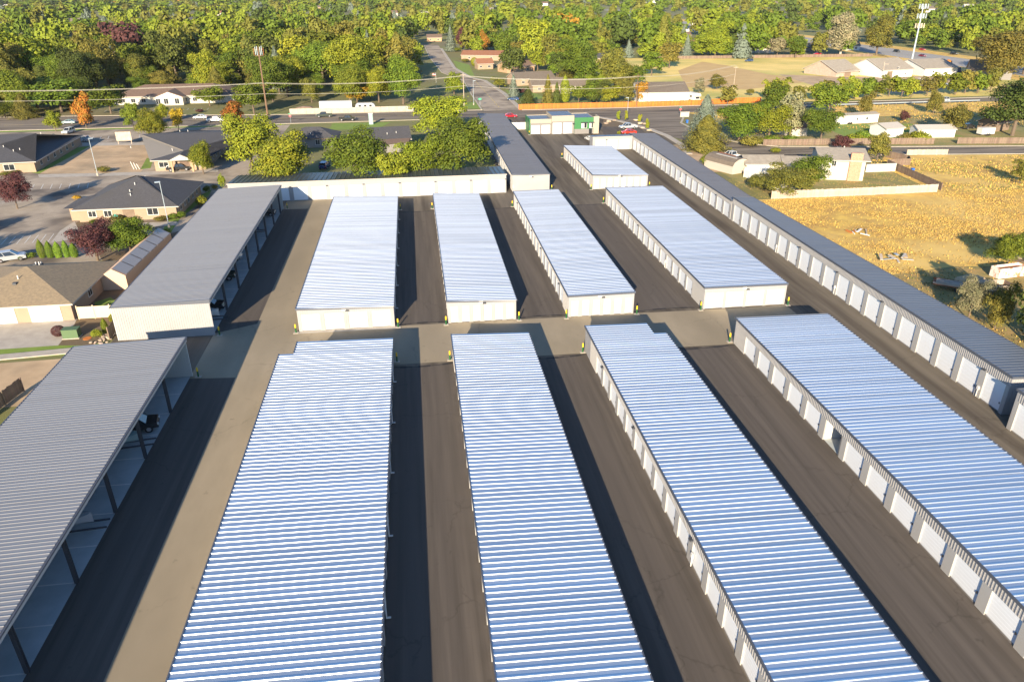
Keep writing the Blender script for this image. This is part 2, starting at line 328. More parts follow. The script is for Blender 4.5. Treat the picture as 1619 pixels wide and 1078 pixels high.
sheet('front_garden', [(955, 188), (1015, 190), (1035, 206), (950, 200)], .008, 'mulch')
sheet('staff_parking', [(952, 201), (1012, 200), (1022, 214), (955, 216)], .012, 'asphalt_new')
def stripes(segs, wd=.12, z=.018, m='paint'):
    mb = MB()
    for a, b in segs:
        a = Vector((*a, z)); b = Vector((*b, z)); d = (b-a).normalized(); n = Vector((-d.y, d.x, 0))*wd/2
        mb.add([a-n, b-n, b+n, a+n], [(0, 1, 2, 3)], m)
    struct(mb.build('parking_stripes'))
def row(p0, p1, n, vec): # n stripes between two photo points, direction vec (world)
    a = Vector(G(*p0)); b = Vector(G(*p1)); out = []
    for i in range(n):
        c = a.lerp(b, i/(n-1)); out.append(((c.x, c.y), (c.x+vec[0], c.y+vec[1])))
    return out
stripes(row((40, 292), (140, 290), 8, (1.5, -5)), z=.014); stripes(row((148, 216), (245, 213), 9, (1.5, -5.5))); stripes(row((142, 226), (165, 225), 4, (1.5, 3)))
stripes(row((5, 318), (35, 316), 4, (-4, -4))); stripes(row((0, 376), (85, 370), 8, (1, -5))); stripes(row((170, 174), (330, 171), 16, (.6, -5)), z=.03)

# ------------------------------------------------------------------ shared small meshes
def panel_mesh(name, m, pitch=.61, h=.085):
    prof = [(0, 0), (.012, h*.25), (.04, h*.82), (.06, h), (.09, h*.96), (.12, h*.6), (.15, h*.15), (.175, 0), (.27, -.002), (.37, -.004), (.46, -.003), (.55, -.001), (pitch, 0)]
    v = [(0, y, z) for y, z in prof]+[(1, y, z) for y, z in prof]; n = len(prof)
    f = [(i, n+i, n+i+1, i+1) for i in range(n-1)]
    mb = MB(); mb.add(v, f, m); me = mb.mesh(name); me.polygons.foreach_set('use_smooth', [True]*len(me.polygons)); return me
PANEL = {m: panel_mesh('roof_panel', m, h=hh) for m, hh in (('galvalume', .07), ('roof_lilac', .035), ('roof_grey', .02), ('roof_slate', .05), ('roof_bronze', .11))}
DOORS = {}
def door_mesh(wd, h, slats):
    k = (round(wd, 2), round(h, 2))
    if k in DOORS: return DOORS[k]
    v = []; f = []
    # curtain in local YZ plane facing -x, stepped slats
    zs = []
    for i in range(slats):
        z0 = .12+(h-.12)*i/slats; z1 = .12+(h-.12)*(i+1)/slats; g = (z1-z0)
        zs += [(0, z0), (-.012, z0+g*.12), (-.012, z0+g*.9), (0, z1-.001)]
    for x, z in zs: v += [(x, 0, z), (x, wd, z)]
    f = [(2*i, 2*i+2, 2*i+3, 2*i+1) for i in range(len(zs)-1)]
    mb = MB(); mb.add(v, f, 'door_white'); mb.box(-.05, 0, 0.01, .02, wd, .12, 'grey_wall')
    me = mb.mesh('roll_up_door')
    lm = MB().box(-.09, wd*.06, .95, -.035, wd*.06+.12, 1.15, 'latch_metal').mesh('latch')
    DOORS[k] = (me, lm); return DOORS[k]
def add_door(par, x, y, wd, h, rot=0, latch=True, slats=7):
    me, lm = door_mesh(wd, h, slats)
    d = link('roll_up_door', me, par, (x, y, 0), rot)
    if latch: link('latch', lm, d)
    return d
LIGHT = MB().box(-.28, -.22, 0, 0, .22, .14, 'steel_dark').mesh('wall_light')
UBOX = MB().box(-.14, -.15, 0, 0, .15, .42, 'white').box(-.10, -.03, -.9, -.03, .03, 0, 'white').mesh('meter_box')
def wall_side(mb, xo, y0, y1, ztop, doors, dh, depth, face, m='wall_beige', ribs=.3, pm='wall_grey'):
    """wall along y whose outer face is at xo; face=-1 looks to -x. doors = [(ya,yb)] sorted"""
    xi = xo-face*depth
    a, b = min(xo, xi), max(xo, xi)
    mb.box(a, y0, dh, b, y1, ztop, m)
    prev = y0
    for ya, yb in sorted(doors)+[(y1, y1)]:
        if ya-prev > .02:
            mb.box(a, prev, 0, b, ya, dh, pm)
        prev = yb
    if ribs:
        y = y0+.1
        while y < y1-.1:
            zlow = dh
            inpl = False
            for (pa, pb) in zip([y0]+[d[1] for d in sorted(doors)], [d[0] for d in sorted(doors)]+[y1]):
                if pa < y < pb and pb-pa > 1.4: inpl = True
            zl = .02 if inpl else dh+.02
            xx0, xx1 = (xo-.035, xo-.001) if face < 0 else (xo+.001, xo+.035)
            mb.box(xx0, y, zl, xx1, y+.08, ztop-.05, m)
            y += ribs
def wall_front(mb, yo, x0, x1, zl, zr, doors, dh, depth, face=-1, m='wall_beige', ribs=.3):
    zt = lambda x: zl+(zr-zl)*(x-x0)/(x1-x0)
    ya, yb = (yo, yo+depth) if face < 0 else (yo-depth, yo)
    mb.box(x0, ya, dh, x1, yb, zl, m, ztr=(zl, zr))
    prev = x0
    for xa, xb in sorted(doors)+[(x1, x1)]:
        if xa-prev > .02: mb.box(prev, ya, 0, xa, yb, dh, m)
        prev = xb
    if ribs:
        x = x0+.1
        while x < x1-.1:
            ind = any(xa-.02 < x+.04 < xb+.02 or xa < x < xb for xa, xb in doors)
            f0, f1 = (ya-.03, ya-.001) if face < 0 else (yb+.001, yb+.03)
            mb.box(x, f0, dh+.02 if ind else .02, x+.07, f1, zt(x)-.06, m)
            x += ribs
def roof_panels(par, m, x0, x1, y0, y1, zl, zr, x0f=None, x1f=None, ov=.12, pitch=.61):
    """standing seam panels: each spans x, stacked along y from y0 (near) to y1"""
    n = int((y1-y0)/pitch); p = (y1-y0)/n
    for i in range(n):
        y = y0+i*p
        xa = x0f(y+p/2) if x0f else x0
        xb = x1f(y+p/2) if x1f else x1
        L_ = xb-xa+2*ov; sl = math.atan2(zr-zl, xb-xa)
        link('roof_panel', PANEL[m], par, (xa-ov, y, zl+.06+rnd.uniform(-.004, .004)), (rnd.uniform(-.009, .009), -sl+rnd.uniform(-.0006, .0006), 0), (L_/math.cos(sl), p/pitch, 1))

def storage(label, x0, x1, y0, y1, zl, zr, roof='galvalume', far_trim=True, left=(), dhl=2.4, front=(), dhf=2.45, right=(), back=(), x0f=None, x1f=None, group='storage buildings in rows', open_door=None, boxes=(), lights=(), cover_y0=None):
    t = thing('storage_building', label, 'building', ((x0+x1)/2, (y0+y1)/2, 0), 0, None)
    ox, oy = (x0+x1)/2, (y0+y1)/2
    D = .17; X0, X1, Y0, Y1 = x0-ox, x1-ox, y0-oy, y1-oy
    ld = [(a-oy, b-oy) for a, b in left]; rd = [(a-oy, b-oy) for a, b in right]
    mb = MB(); wall_side(mb, X0, Y0+D, Y1-D, zl-.02, ld, dhl, D, -1); mb.build('side_wall', t)
    mb = MB()
    if x1f: # tapering plan
        xa, xb = x1f(y0)-ox, x1f(y1)-ox
        mb.add([(xa, Y0, 0), (xb, Y1, 0), (xb, Y1, zr), (xa, Y0, zr), (xa-D, Y0, 0), (xb-D, Y1, 0), (xb-D, Y1, zr), (xa-D, Y0, zr)], [(0, 1, 2, 3), (5, 4, 7, 6), (3, 2, 6, 7)], 'wall_beige')
        XF, XB = xa, xb
    else: wall_side(mb, X1, Y0+D, Y1-D, zr-.02, rd, dhl, D, 1, ribs=0); XF = XB = X1
    mb.build('side_wall', t)
    fd = [(a-ox, b-ox) for a, b in front]
    mb = MB(); wall_front(mb, Y0, X0, XF, zl, zr, fd, dhf, D); mb.build('end_wall', t)
    mb = MB(); wall_front(mb, Y1, X0, XB, zl, zr, [(a-ox, b-ox) for a, b in back], dhf, D, 1, ribs=0); mb.build('end_wall', t)
    for a, b in ld:
        if open_door is not None and abs(a+oy-open_door) < .5:
            mb = MB(); mb.box(X0, a-.12, .0, X0+6, a-.04, zl-.3, 'white'); mb.box(X0+D, b+.04, 0, X0+6, b+.12, zl-.3, 'white'); mb.box(X0+6, a-.12, 0, X0+6.1, b+.12, zl-.3, 'white'); mb.box(X0+D, a, -.01, X0+6, b, .03, 'slab')
            mb.tube((X0+.5, a+.05, dhl+.25), (X0+.5, b-.05, dhl+.25), .2, n=10, m='door_white')
            mb.build('open_unit', t); continue
        add_door(t, X0+D-.03, a+.001, b-a-.002, dhl-.004)
    for a, b in rd: add_door(t, X1-D+.03, b-.001, b-a-.002, dhl-.004, math.pi)
    for a, b in fd: add_door(t, a+.001, Y0+D-.09, b-a-.002, dhf-.004, rot=math.pi/2) if False else link('roll_up_door', door_mesh(b-a-.002, dhf-.004, 7)[0], t, (b-.001, Y0+D-.07, 0), math.pi/2)
    for a, b in back: link('roll_up_door', door_mesh(b-a-.002, dhf-.004, 7)[0], t, (a-ox+.001, Y1-D+.07, 0), -math.pi/2)
    roof_panels(t, roof, X0, X1, Y0-.05, Y1+.05, zl, zr, None, (lambda y: x1f(y+oy)-ox) if x1f else None)
    mb = MB(); mb.box(X0-.16, Y0-.12, zl-.12, X0-.06, Y1+.12, zl+.13, 'trim_slate'); mb.build('gutter', t)
    mb = MB()
    mb.add([(XF+.14, Y0-.1, zr-.1), (XB+.14, Y1+.1, zr-.1), (XB+.14, Y1+.1, zr+.1), (XF+.14, Y0-.1, zr+.1), (XF+.05, Y0-.1, zr-.1), (XB+.05, Y1+.1, zr-.1), (XB+.05, Y1+.1, zr+.1), (XF+.05, Y0-.1, zr+.1)], [(0, 1, 2, 3), (4, 7, 6, 5), (3, 2, 6, 7), (0, 4, 5, 1), (0, 3, 7, 4), (1, 5, 6, 2)], 'trim_slate'); mb.build('gutter', t)
    for yy in (Y0-.13, Y1+.055) if far_trim else (Y0-.13,):
        xe = XF if yy < 0 else XB
        mb = MB(); mb.box(X0-.05, yy, zl-.16, xe+.04, yy+.08, zl+.12, 'trim_slate', ztr=(zl+.13, zr+.13))
        v = mb.v; mb.v = [(a, b, c if c > zl-.1 else (zl-.16 if a < 0 else zr-.16)) for a, b, c in v]
        mb.build('rake_trim', t)
    for y in np.arange(Y0+6, Y1-2, 9.2):
        xx = (x1f(y+oy)-ox) if x1f else X1
        mb = MB(); mb.box(xx+.02, y, .2, xx+.12, y+.12, zr-.1, 'white'); mb.box(xx+.02, y, .1, xx+.4, y+.12, .2, 'white'); mb.build('downpipe', t)
    for y in lights: link('wall_light', LIGHT, t, (X0-.02, y-oy, dhl+.1))
    for y in boxes: link('meter_box', UBOX, t, (X0-.01, y-oy, 1.0))
    return t, ox, oy
def dseq(start, pitch, wd, n, skip=()):
    return [(start+i*pitch, start+i*pitch+wd) for i in range(n) if i not in skip]

# ------------------------------------------------------------------ storage buildings
t, ox, oy = storage('wide storage building with white ribbed roof and four white doors on its end wall', -17.35, -4.35, 94.95, 154.6, 3.35, 3.0,
    front=[(-16.9, -14.45), (-13.75, -11.25), (-10.5, -8.05), (-7.35, -4.9)], left=dseq(97.5, 3.33, 2.5, 17), right=dseq(97.5, 3.33, 2.5, 17))
def end_fixtures(t, X, Y, z=2.75):
    link('wall_light', LIGHT, t, (X, Y, z), math.pi/2)
    MB().box(-.3, -.04, 0, .3, 0, .35, 'white').build('notice_plate', t, (X-.45, Y-.005, z+.05))
end_fixtures(t, .2, -(154.6-94.95)/2-.03)
t, *_ = storage('narrow white roofed storage building with six slim end doors, right of the widest one', 3.1, 12.7, 94.9, 154.4, 3.3, 2.95,
    front=[(3.5+1.57*i, 4.45+1.57*i) for i in range(6)], left=dseq(97.5, 3.33, 2.5, 17), right=dseq(97.5, 3.33, 2.5, 17))
end_fixtures(t, .3, -29.78)
t, *_ = storage('white roofed storage building with six end doors, in line behind the stepped corner roof', 20.15, 29.7, 94.6, 153.8, 3.2, 3.25,
    front=[(20.6+1.57*i, 21.55+1.57*i) for i in range(6)], left=dseq(98.5, 3.33, 2.45, 16), lights=(101.2, 117.8, 128, 147))
end_fixtures(t, .2, -29.63)
t, *_ = storage('white roofed storage building with four wide end doors, next to the long grey roofed row', 40.15, 52.65, 94.6, 153.4, 3.35, 3.25,
    front=[(40.45+3.1*i, 43.05+3.1*i) for i in range(4)], left=dseq(99.6, 3.25, 2.5, 16), dhl=2.4, lights=(128.3,), boxes=(112.2,))
end_fixtures(t, .2, -29.43)
t, *_ = storage('small bright white roofed storage building with eight slim end doors, nearest the green office', 40.1, 53.2, 165.6, 200.4, 3.35, 2.85,
    front=[(40.55+1.6*i, 41.5+1.6*i) for i in range(8)], left=dseq(168.5, 3.2, 2.4, 9), boxes=(182,))
end_fixtures(t, .2, -17.43)
# front row
t, ox, oy = storage('nearest broad silver blue roofed storage building with a small notch at its far left corner', -17.45, -4.35, 8, 81.0, 3.4, 3.1, far_trim=False, left=dseq(10, 3.33, 2.5, 21), right=dseq(10, 3.33, 2.5, 21))
roof_panels(t, 'galvalume', -15.75-ox, -4.35-ox, 81.05-oy, 84.35-oy, 3.361, 3.1)
mb = MB(); mb.box(-15.75-ox, 81.0-oy, 0, -4.35-ox, 84.3-oy, 3.3, 'wall_beige', ztr=(3.34, 3.08)); mb.build('end_bay', t)
MB().box(-15.93-ox, 81.1-oy, 3.2, -15.83-ox, 84.4-oy, 3.5, 'trim_slate').build('gutter', t)
t, *_ = storage('narrow silver blue roofed storage building in the middle of the front row', 3.1, 12.75, 8, 83.9, 3.3, 2.95, left=dseq(11, 3.33, 2.45, 21), right=dseq(11, 3.33, 2.45, 21))
t, ox, oy = storage('silver blue roofed storage building whose far right corner is stepped in', 20.2, 29.8, 8, 80.85, 3.4, 3.2, far_trim=False, left=dseq(8.4, 3.335, 2.42, 21), dhl=2.35, right=dseq(11, 3.33, 2.45, 20), lights=(44.3, 61.1, 74.3), boxes=(43.9,))
roof_panels(t, 'galvalume', 20.2-ox, 28.15-ox, 80.9-oy, 84.0-oy, 3.4, 3.234)
mb = MB(); mb.box(20.2-ox, 80.9-oy, 0, 28.15-ox, 83.9-oy, 3.3, 'wall_beige', ztr=(3.38, 3.23)); mb.build('end_bay', t)
MB().box(20.04-ox, 80.9-oy, 3.26, 20.14-ox, 84.0-oy, 3.52, 'trim_slate').build('gutter', t)
t, *_ = storage('silver blue roofed storage building at right of the front row with one door open', 40.1, 52.7, 8, 83.3, 3.5, 3.3, left=[(77.0-3.99*i-.05, 79.95-3.99*i) for i in range(18)], dhl=2.45, open_door=57.0, right=dseq(11, 3.99, 3, 18), lights=(), boxes=())
# long grey rows on the right
f1 = lambda y: 67.0+(y-137.7)*.031
t, *_ = storage('long low grey roofed storage row running along the far right lane', 61.9, 68, 137.7, 212.8, 3.85, 3.6, roof='roof_grey', left=dseq(138.6, 3.72, 2.75, 20), dhl=2.9, x1f=f1, lights=(145.4, 163.8, 178.6, 200.8), boxes=(153.3, 167.9))
f2 = lambda y: 65.9+(137-y)*.034
t, *_ = storage('tall blue grey roofed storage row with large doors along the right hand lane', 61.9, 68, 61.9, 137.2, 4.65, 4.45, roof='roof_slate', left=[(62.45+3.93*i, 65.45+3.93*i) for i in range(19)], dhl=3.45, x1f=f2, lights=(65.7, 85.6, 97.2, 109), boxes=(65.9, 97.3, 117))
t, *_ = storage('blue grey roofed storage row at the lower right edge, set forward of the tall row', 60.5, 67.5, 10, 59.4, 4.65, 4.45, roof='roof_slate', left=[(55.8-3.93*i, 58.8-3.93*i) for i in range(12)], dhl=3.45)
# long grey roofed row beside the office
t, ox, oy = storage('long plain grey roofed storage row pointing at the green office', 21.5, 30.1, 166.2, 256, 3.95, 3.7, roof='roof_grey', left=dseq(170, 3.6, 2.8, 23), right=dseq(170, 3.6, 2.8, 23), dhl=2.9)
end_fixtures(t, .3, -44.93, 3.2)
MB().box(-.1, -.12, .9, .12, 0, 1.5, 'white').build('meter_box', t, (-4.1, -44.9, 0))
# rows running left to right: built lengthways then turned
def cross_row(label, x0, x1, yf, yb, zf, zb, doors, dh, roof):
    """front wall at yf looking to -y; panels run front to back"""
    cx = (x0+x1)/2; L_ = x1-x0; Wd = yb-yf
    t = thing('storage_building', label, 'building', (cx, yf, 0), 0)
    mb = MB(); wall_front(mb, 0, -L_/2, L_/2, zf, zf, [(a-cx, b-cx) for a, b in doors], dh, .17, ribs=.4); mb.build('end_wall', t)
    for nm, xx in (('side_wall', -L_/2), ('side_wall', L_/2-.15)):
        mb = MB(); mb.add([(xx, .17, 0), (xx, Wd, 0), (xx, Wd, zb), (xx, .17, zf), (xx+.15, .17, 0), (xx+.15, Wd, 0), (xx+.15, Wd, zb), (xx+.15, .17, zf)], [(0, 3, 2, 1), (4, 5, 6, 7), (3, 7, 6, 2), (0, 4, 7, 3), (1, 2, 6, 5)], 'wall_beige'); mb.build(nm, t)
    MB().box(-L_/2+.15, Wd-.15, 0, L_/2-.15, Wd, zb, 'wall_beige').build('back_wall', t)
    for a, b in doors: link('roll_up_door', door_mesh(b-a-.002, dh-.004, 8)[0], t, (b-cx-.001, .10, 0), math.pi/2)
    n = int(L_/1.0); p = L_/n; sl = math.atan2(zb-zf, Wd)
    for i in range(n):
        # panel local x -> +y
        o = link('roof_panel', PANEL[roof], t, (-L_/2+(i+1)*p, -.15, zf+.05)); o.rotation_euler = Euler((0, -sl, math.pi/2), 'XYZ'); o.scale = ((Wd+.3)/math.cos(sl), p/.61, 1)
    MB().box(-L_/2-.12, -.30, zf-.16, L_/2+.12, -.18, zf+.04, 'offwhite').build('gutter', t)
    for i in range(len(doors)//2):
        a = doors[2*i][1]-cx
        link('wall_light', LIGHT, t, (a+.35, -.02, dh+.1), math.pi/2)
    return t
t = cross_row('long beige storage row with dark standing seam roof facing the wide building', -41, 20.0, 165.6, 176.6, 4.3, 3.55, [(16.5-3.98*i, 19.55-3.98*i) for i in range(15)], 3.0, 'roof_bronze')
cross_row('short beige storage row with three white doors closing the far end of the right lane', 50.2, 61.8, 209.3, 213.0, 3.75, 3.5, [(51.0+3.5*i, 53.9+3.5*i) for i in range(3)], 2.8, 'roof_slate')

# ------------------------------------------------------------------ carports on the left
def carport(label, y0, y1, south_wall, posts):
    x0, x1 = -41.2, -28.6
    t = thing('carport', label, 'carport', (x1, y0, 0)); LX = x0-x1; Ly = y1-y0
    roof_panels(t, 'roof_lilac', LX, 0, 0, Ly, 4.75, 5.15, ov=.05, pitch=.46)
    MB().box(LX, 0, 0, LX+.15, Ly, 4.72, 'teal_wall').build('back_wall', t)
    def endw(ya, yb, face):
        mb = MB(); mb.box(LX+.15, ya, 0, -.02, yb, 4.7, 'wall_beige' if face < 0 else 'teal_wall', ztr=(4.72, 5.1))
        x = LX+.1
        while x < -.1:
            f0, f1_ = (ya-.03, ya-.001)
            mb.box(x, f0, .02, x+.07, f1_, 4.7+.38*(x-LX)/-LX, 'wall_beige' if face < 0 else 'teal_wall'); x += .3
        mb.build('end_wall', t)
    endw(0, .15, -1)
    endw(Ly-.15, Ly, 1)
    MB().box(-.02, -.05, 4.65, .10, Ly+.05, 5.12, 'fascia').build('fascia', t)
    MB().box(.11, -.06, 5.06, .22, Ly+.06, 5.22, 'trim_slate').build('gutter', t)
    MB().box(LX-.1, -.12, 4.72, .1, -.03, 4.9, 'trim_slate', ztr=(4.86, 5.26)).build('rake_trim', t)
    MB().box(LX-.12, 0, 4.65, LX-.02, Ly, 4.85, 'trim_slate').build('gutter', t)
    MB().box(LX+.2, .2, .0, -.3, Ly-.2, .02, 'slab').build('floor_slab', t)
    for y in posts:
        yy = y-y0
        mb = MB(); mb.box(-.42, yy-.14, .02, -.12, yy-.10, 4.66, 'steel_dark'); mb.box(-.42, yy+.10, .02, -.12, yy+.14, 4.66, 'steel_dark'); mb.box(-.29, yy-.1, .02, -.25, yy+.1, 4.66, 'steel_dark'); mb.build('post', t)
        mb = MB(); mb.add([(LX+.2, yy-.1, 4.2), (-.1, yy-.1, 4.6), (-.1, yy+.1, 4.6), (LX+.2, yy+.1, 4.2), (LX+.2, yy-.1, 4.7), (-.1, yy-.1, 5.05), (-.1, yy+.1, 5.05), (LX+.2, yy+.1, 4.7)], [(0, 3, 2, 1), (0, 1, 5, 4), (2, 3, 7, 6)], 'steel_dark'); mb.build('rafter', t)
    for x in np.arange(LX+1.5, -.3, 1.9):
        z = 4.62+.4*(x-LX)/-LX; MB().box(x, .2, z, x+.08, Ly-.2, z+.16, 'steel_dark').build('purlin', t)
    mb = MB(); y = posts[0] if posts else y0
    ys = []
    y = posts[0]-4.35*20
    while y < y1:
        if y > y0+.5: ys.append(y)
        y += 4.35
    for y in ys: mb.box(LX+.5, y-y0-.06, .021, -.35, y-y0+.06, .027, 'paint')
    mb.build('stall_lines', t)
    return t
carport('rear lilac grey roofed carport showing a pale end wall', 95.5, 158.9, True, [104.1, 112.9, 121.6, 130.2, 138.9, 147.5, 156.0])
carport('nearest lilac grey roofed carport with boats and trucks parked below', 12, 83.7, True, [14, 22.6, 31.4, 40.2, 48.8, 57.6, 66.2, 75.05])

# ------------------------------------------------------------------ bollards
bm_ = MB().tube((0, 0, .0), (0, 0, .78), .10, n=10, m='bollard_green').mesh('post'); cm_ = MB().tube((0, 0, .78), (0, 0, 1.25), .102, n=10, m='bollard_yellow').tube((0, 0, 1.25), (0, 0, 1.31), .102, .04, n=10, m='bollard_yellow').mesh('cap')
fm_ = MB().box(-.35, -.28, .0, .35, .28, .06, 'concrete').mesh('footing')
def bollard(x, y, label):
    t = thing('bollard', label, 'bollard', (x, y, 0.013), 0, 'green and yellow bollards at building corners')
    link('post', bm_, t); link('cap', cm_, t); link('footing', fm_, t)
names = [('four-door wide white building', 'M1'), ]
for x, y, l in [(-17.75, 94.6, 'left front corner of the wide four door building'), (-3.9, 94.5, 'right front corner of the wide four door building'),
                (2.75, 94.4, 'left front corner of the narrow six door building'), (13.05, 94.5, 'right front corner of the narrow six door building'),
                (19.8, 94.2, 'left front corner of the building behind the stepped roof'), (30.1, 94.2, 'right front corner of the building behind the stepped roof'),
                (39.7, 94.3, 'left front corner of the white roof beside the right lane'), (53.0, 94.2, 'right front corner of the white roof beside the right lane'),
                (-3.95, 84.0, 'far right corner of the nearest broad roof'), (2.7, 83.5, 'far left corner of the middle narrow front roof'),
                (19.8, 83.3, 'far left corner of the stepped silver roof'), (39.7, 83.6, 'far left corner of the front building with the open door'),
                (-27.9, 83.3, 'far corner of the nearest carport'), (-28.0, 95.3, 'front corner of the rear carport'), (-27.9, 159, 'far corner of the rear carport'),
                (2.75, 154.6, 'back left corner of the narrow six door building'), (-3.95, 154.6, 'back right corner of the wide four door building'), (19.8, 153.6, 'back left corner of the building behind the stepped roof'),
                (39.75, 153.5, 'back left corner of the white roof beside the right lane'), (39.7, 165.2, 'front left corner of the small bright roofed building'),
                (53.6, 165.3, 'front right corner of the small bright roofed building'), (39.7, 200.8, 'back left corner of the small bright roofed building'), (30.6, 166.0, 'front right corner of the plain grey row'), (36.0, 236.2, 'left front corner of the green office')]:
    bollard(x, y, 'green yellow bollard at '+l)

# ------------------------------------------------------------------ green office
ofl = thing('office_building', 'green and cream storage office with four white roll up doors', 'office building', (36.2, 237, 0))
B = lambda *a: MB().box(*a)
B(0, 0, 0, .3, 9.0, 4.6, 'green_paint').build('side_wall', ofl)
mb = MB(); wall_front(mb, 0, .3, 7.0, 3.4, 3.4, [(.6, 3.3), (3.9, 6.6)], 2.75, .2, m='grey_wall', ribs=0); mb.box(.3, .05, 3.4, 7.0, .25, 4.6, 'wall_cream'); mb.build('front_wall', ofl)
mb = MB(); wall_front(mb, -.8, 7.0, 14.2, 3.9, 3.9, [(7.35, 10.15), (10.75, 13.55)], 3.45, .2, m='grey_wall', ribs=0); mb.box(7.0, -.75, 3.9, 14.2, -.55, 5.6, 'wall_cream'); mb.box(7.0, -.6, 0, 7.15, 9.5, 5.58, 'wall_cream'); mb.box(14.05, -.6, 3.9, 14.2, 9.5, 5.58, 'wall_cream'); mb.build('front_wall', ofl)
for a, b, y, h in ((.6, 3.3, .1, 2.75), (3.9, 6.6, .1, 2.75), (7.35, 10.15, -.7, 3.45), (10.75, 13.55, -.7, 3.45)):
    link('roll_up_door', door_mesh(b-a-.002, h-.004, 8)[0], ofl, (b-.001, y, 0), math.pi/2)
def flatroof(x0, x1, y0, y1, z):
    n = int((x1-x0)/.61); p = (x1-x0)/n
    for i in range(n):
        o = link('roof_panel', PANEL['roof_slate'], ofl, (x0+(i+1)*p, y0, z), (0, 0, math.pi/2), (y1-y0, p/.61, 1))
flatroof(.3, 7, .3, 9, 4.45); flatroof(7.15, 14.05, -.5, 9.5, 5.42); flatroof(14.4, 20.3, -1.2, 8.5, 4.75)
B(0.3, 8.8, 0, 14.2, 9.0, 4.6, 'wall_cream').build('back_wall', ofl)
mb = MB(); mb.box(14.2, -1.5, 0, 20.3, -1.3, 1.5, 'grey_wall'); mb.box(14.2, -1.5, 1.5, 20.3, -1.3, 5.0, 'green_paint'); mb.box(14.2, -1.3, 0, 14.4, -.5, 5.0, 'green_paint'); mb.build('front_wall', ofl)
mb = MB(); mb.box(20.3, -1.9, 0, 22.0, -1.6, 5.3, 'wall_cream'); mb.box(20.3, -1.6, 0, 20.5, 8.6, 4.9, 'wall_cream'); mb.box(21.8, -1.6, 0, 22.0, 2.5, 5.3, 'wall_cream'); mb.build('corner_tower', ofl)
B(14.4, 8.4, 0, 20.3, 8.6, 4.9, 'wall_cream').build('back_wall', ofl)
for x, wd in ((16.4, 1.8), (19.0, 1.25)):
    f = B(x, -1.56, 1.7, x+wd, -1.5, 3.4, 'white').build('window', ofl)
    B(x+.1, -1.575, 1.8, x+wd/2-.04, -1.562, 3.3, 'teal_wall').build('pane', f); B(x+wd/2+.04, -1.575, 1.8, x+wd-.1, -1.562, 3.3, 'window_glass').build('pane', f)
    B(x-.2, -2.4, 3.5, x+wd+.2, -1.51, 3.62, 'steel_dark').build('awning', ofl)
B(13.5, -2.1, 3.2, 14.19, -1.0, 3.3, 'steel_dark').build('awning', ofl)
B(18.9, -1.56, 0.02, 19.9, -1.51, 1.65, 'window_glass').build('door', ofl)
# white panel fence between row and office
wf = thing('panel_fence', 'white panel fence joining the grey row and the green office', 'fence', (30.2, 246, 0))
for i in range(4): B(i*1.5+.06, 0, .1, i*1.5+1.44, .08, 2.3, 'vinyl_white').build('panel', wf)
for i in range(5): B(i*1.5-.06, -.02, 0, i*1.5+.058, .1, 2.45, 'offwhite').build('post', wf)

# ------------------------------------------------------------------ fences
def picket_fence(label, pts, h, bw, m, name='board_fence', rail=True, gap=.012, cat='fence', cap=300):
    ox, oy = pts[0]; t = thing(name, label, cat, (ox, oy, 0)); cnt = 0
    me = MB().box(0, -.012, .05, bw-gap, .012, h, m).mesh('board')
    for (a, b), (c, d) in zip(pts, pts[1:]):
        L_ = math.hypot(c-a, d-b); an = math.atan2(d-b, c-a); n = max(1, int(L_/bw))
        for i in range(n):
            if cnt >= cap: break
            tt = i/n; link('board', me, t, (a+(c-a)*tt-ox, b+(d-b)*tt-oy, rnd.uniform(-.03, .03)), an, (L_/n/bw, 1, rnd.uniform(.97, 1.03))); cnt += 1
        k = max(1, int(L_/2.6)); mb = MB()
        for z in (.4, h-.35): mb.bar((a-ox, b-oy+.05, z), (c-ox, d-oy+.05, z), .05, .09, m)
        mb.build('rail', t)
        pm = MB().box(-.06, .015, 0, .06, .13, h+.05, m).mesh('post')
        for i in range(k+1): link('post', pm, t, (a+(c-a)*i/k-ox, b+(d-b)*i/k-oy, 0), an)
    return t
picket_fence('bright orange cedar board fence along the far side of the main road', [(40, 288.9), (84, 288.0), (110, 288.7), (126, 291.2), (138, 291.8)], 2.0, .33, 'wood_orange')
picket_fence('weathered brown board fence running along the cross road under the trees', [(101, 208.2), (120, 206.2), (138.6, 204.2), (151, 202.6)], 1.8, .30, 'wood_grey')
picket_fence('weathered board fence further right along the cross road', [(158, 201.8), (177, 199.0), (205, 196)], 1.8, .30, 'wood_grey')
picket_fence('grey brown board fence zigzagging beside the white house yard', [(126.5, 188.3), (128.8, 181), (127, 177.6), (120.5, 177.4), (118.2, 152.5)], 1.8, .25, 'wood_grey')
picket_fence('short grey board fence beside the cross road bend', [(118, 190.4), (127, 189.6)], 1.5, .3, 'wood_pale')
picket_fence('pale board fence stub at the near side of the cross road', [(134, 189.4), (145, 188.0)], 1.5, .3, 'wood_pale')
picket_fence('long pale whitewashed board fence between dry field and back yard', [(77, 151.2), (96, 151.0), (116.5, 151.4)], 1.8, .3, 'wood_pale')
picket_fence('far weathered fence along the edge of the pasture', [(150, 483), (296, 474)], 1.8, .7, 'wood_grey')
picket_fence('brown board fence behind the rear carport', [(-42.4, 96), (-42.6, 150)], 1.8, .3, 'wood_grey')
picket_fence('weathered board fence at the left edge beside the nearest carport', [(-47.5, 82.5), (-49.8, 70), (-50.5, 60)], 1.8, .25, 'wood_grey')
wf = thing('vinyl_fence', 'white vinyl panel fence beside the arched shed', 'fence', (79.5, 172, 0))
pts = [(0, 0), (.8, -5), (1.8, -10), (2.6, -15), (3.2, -20)]
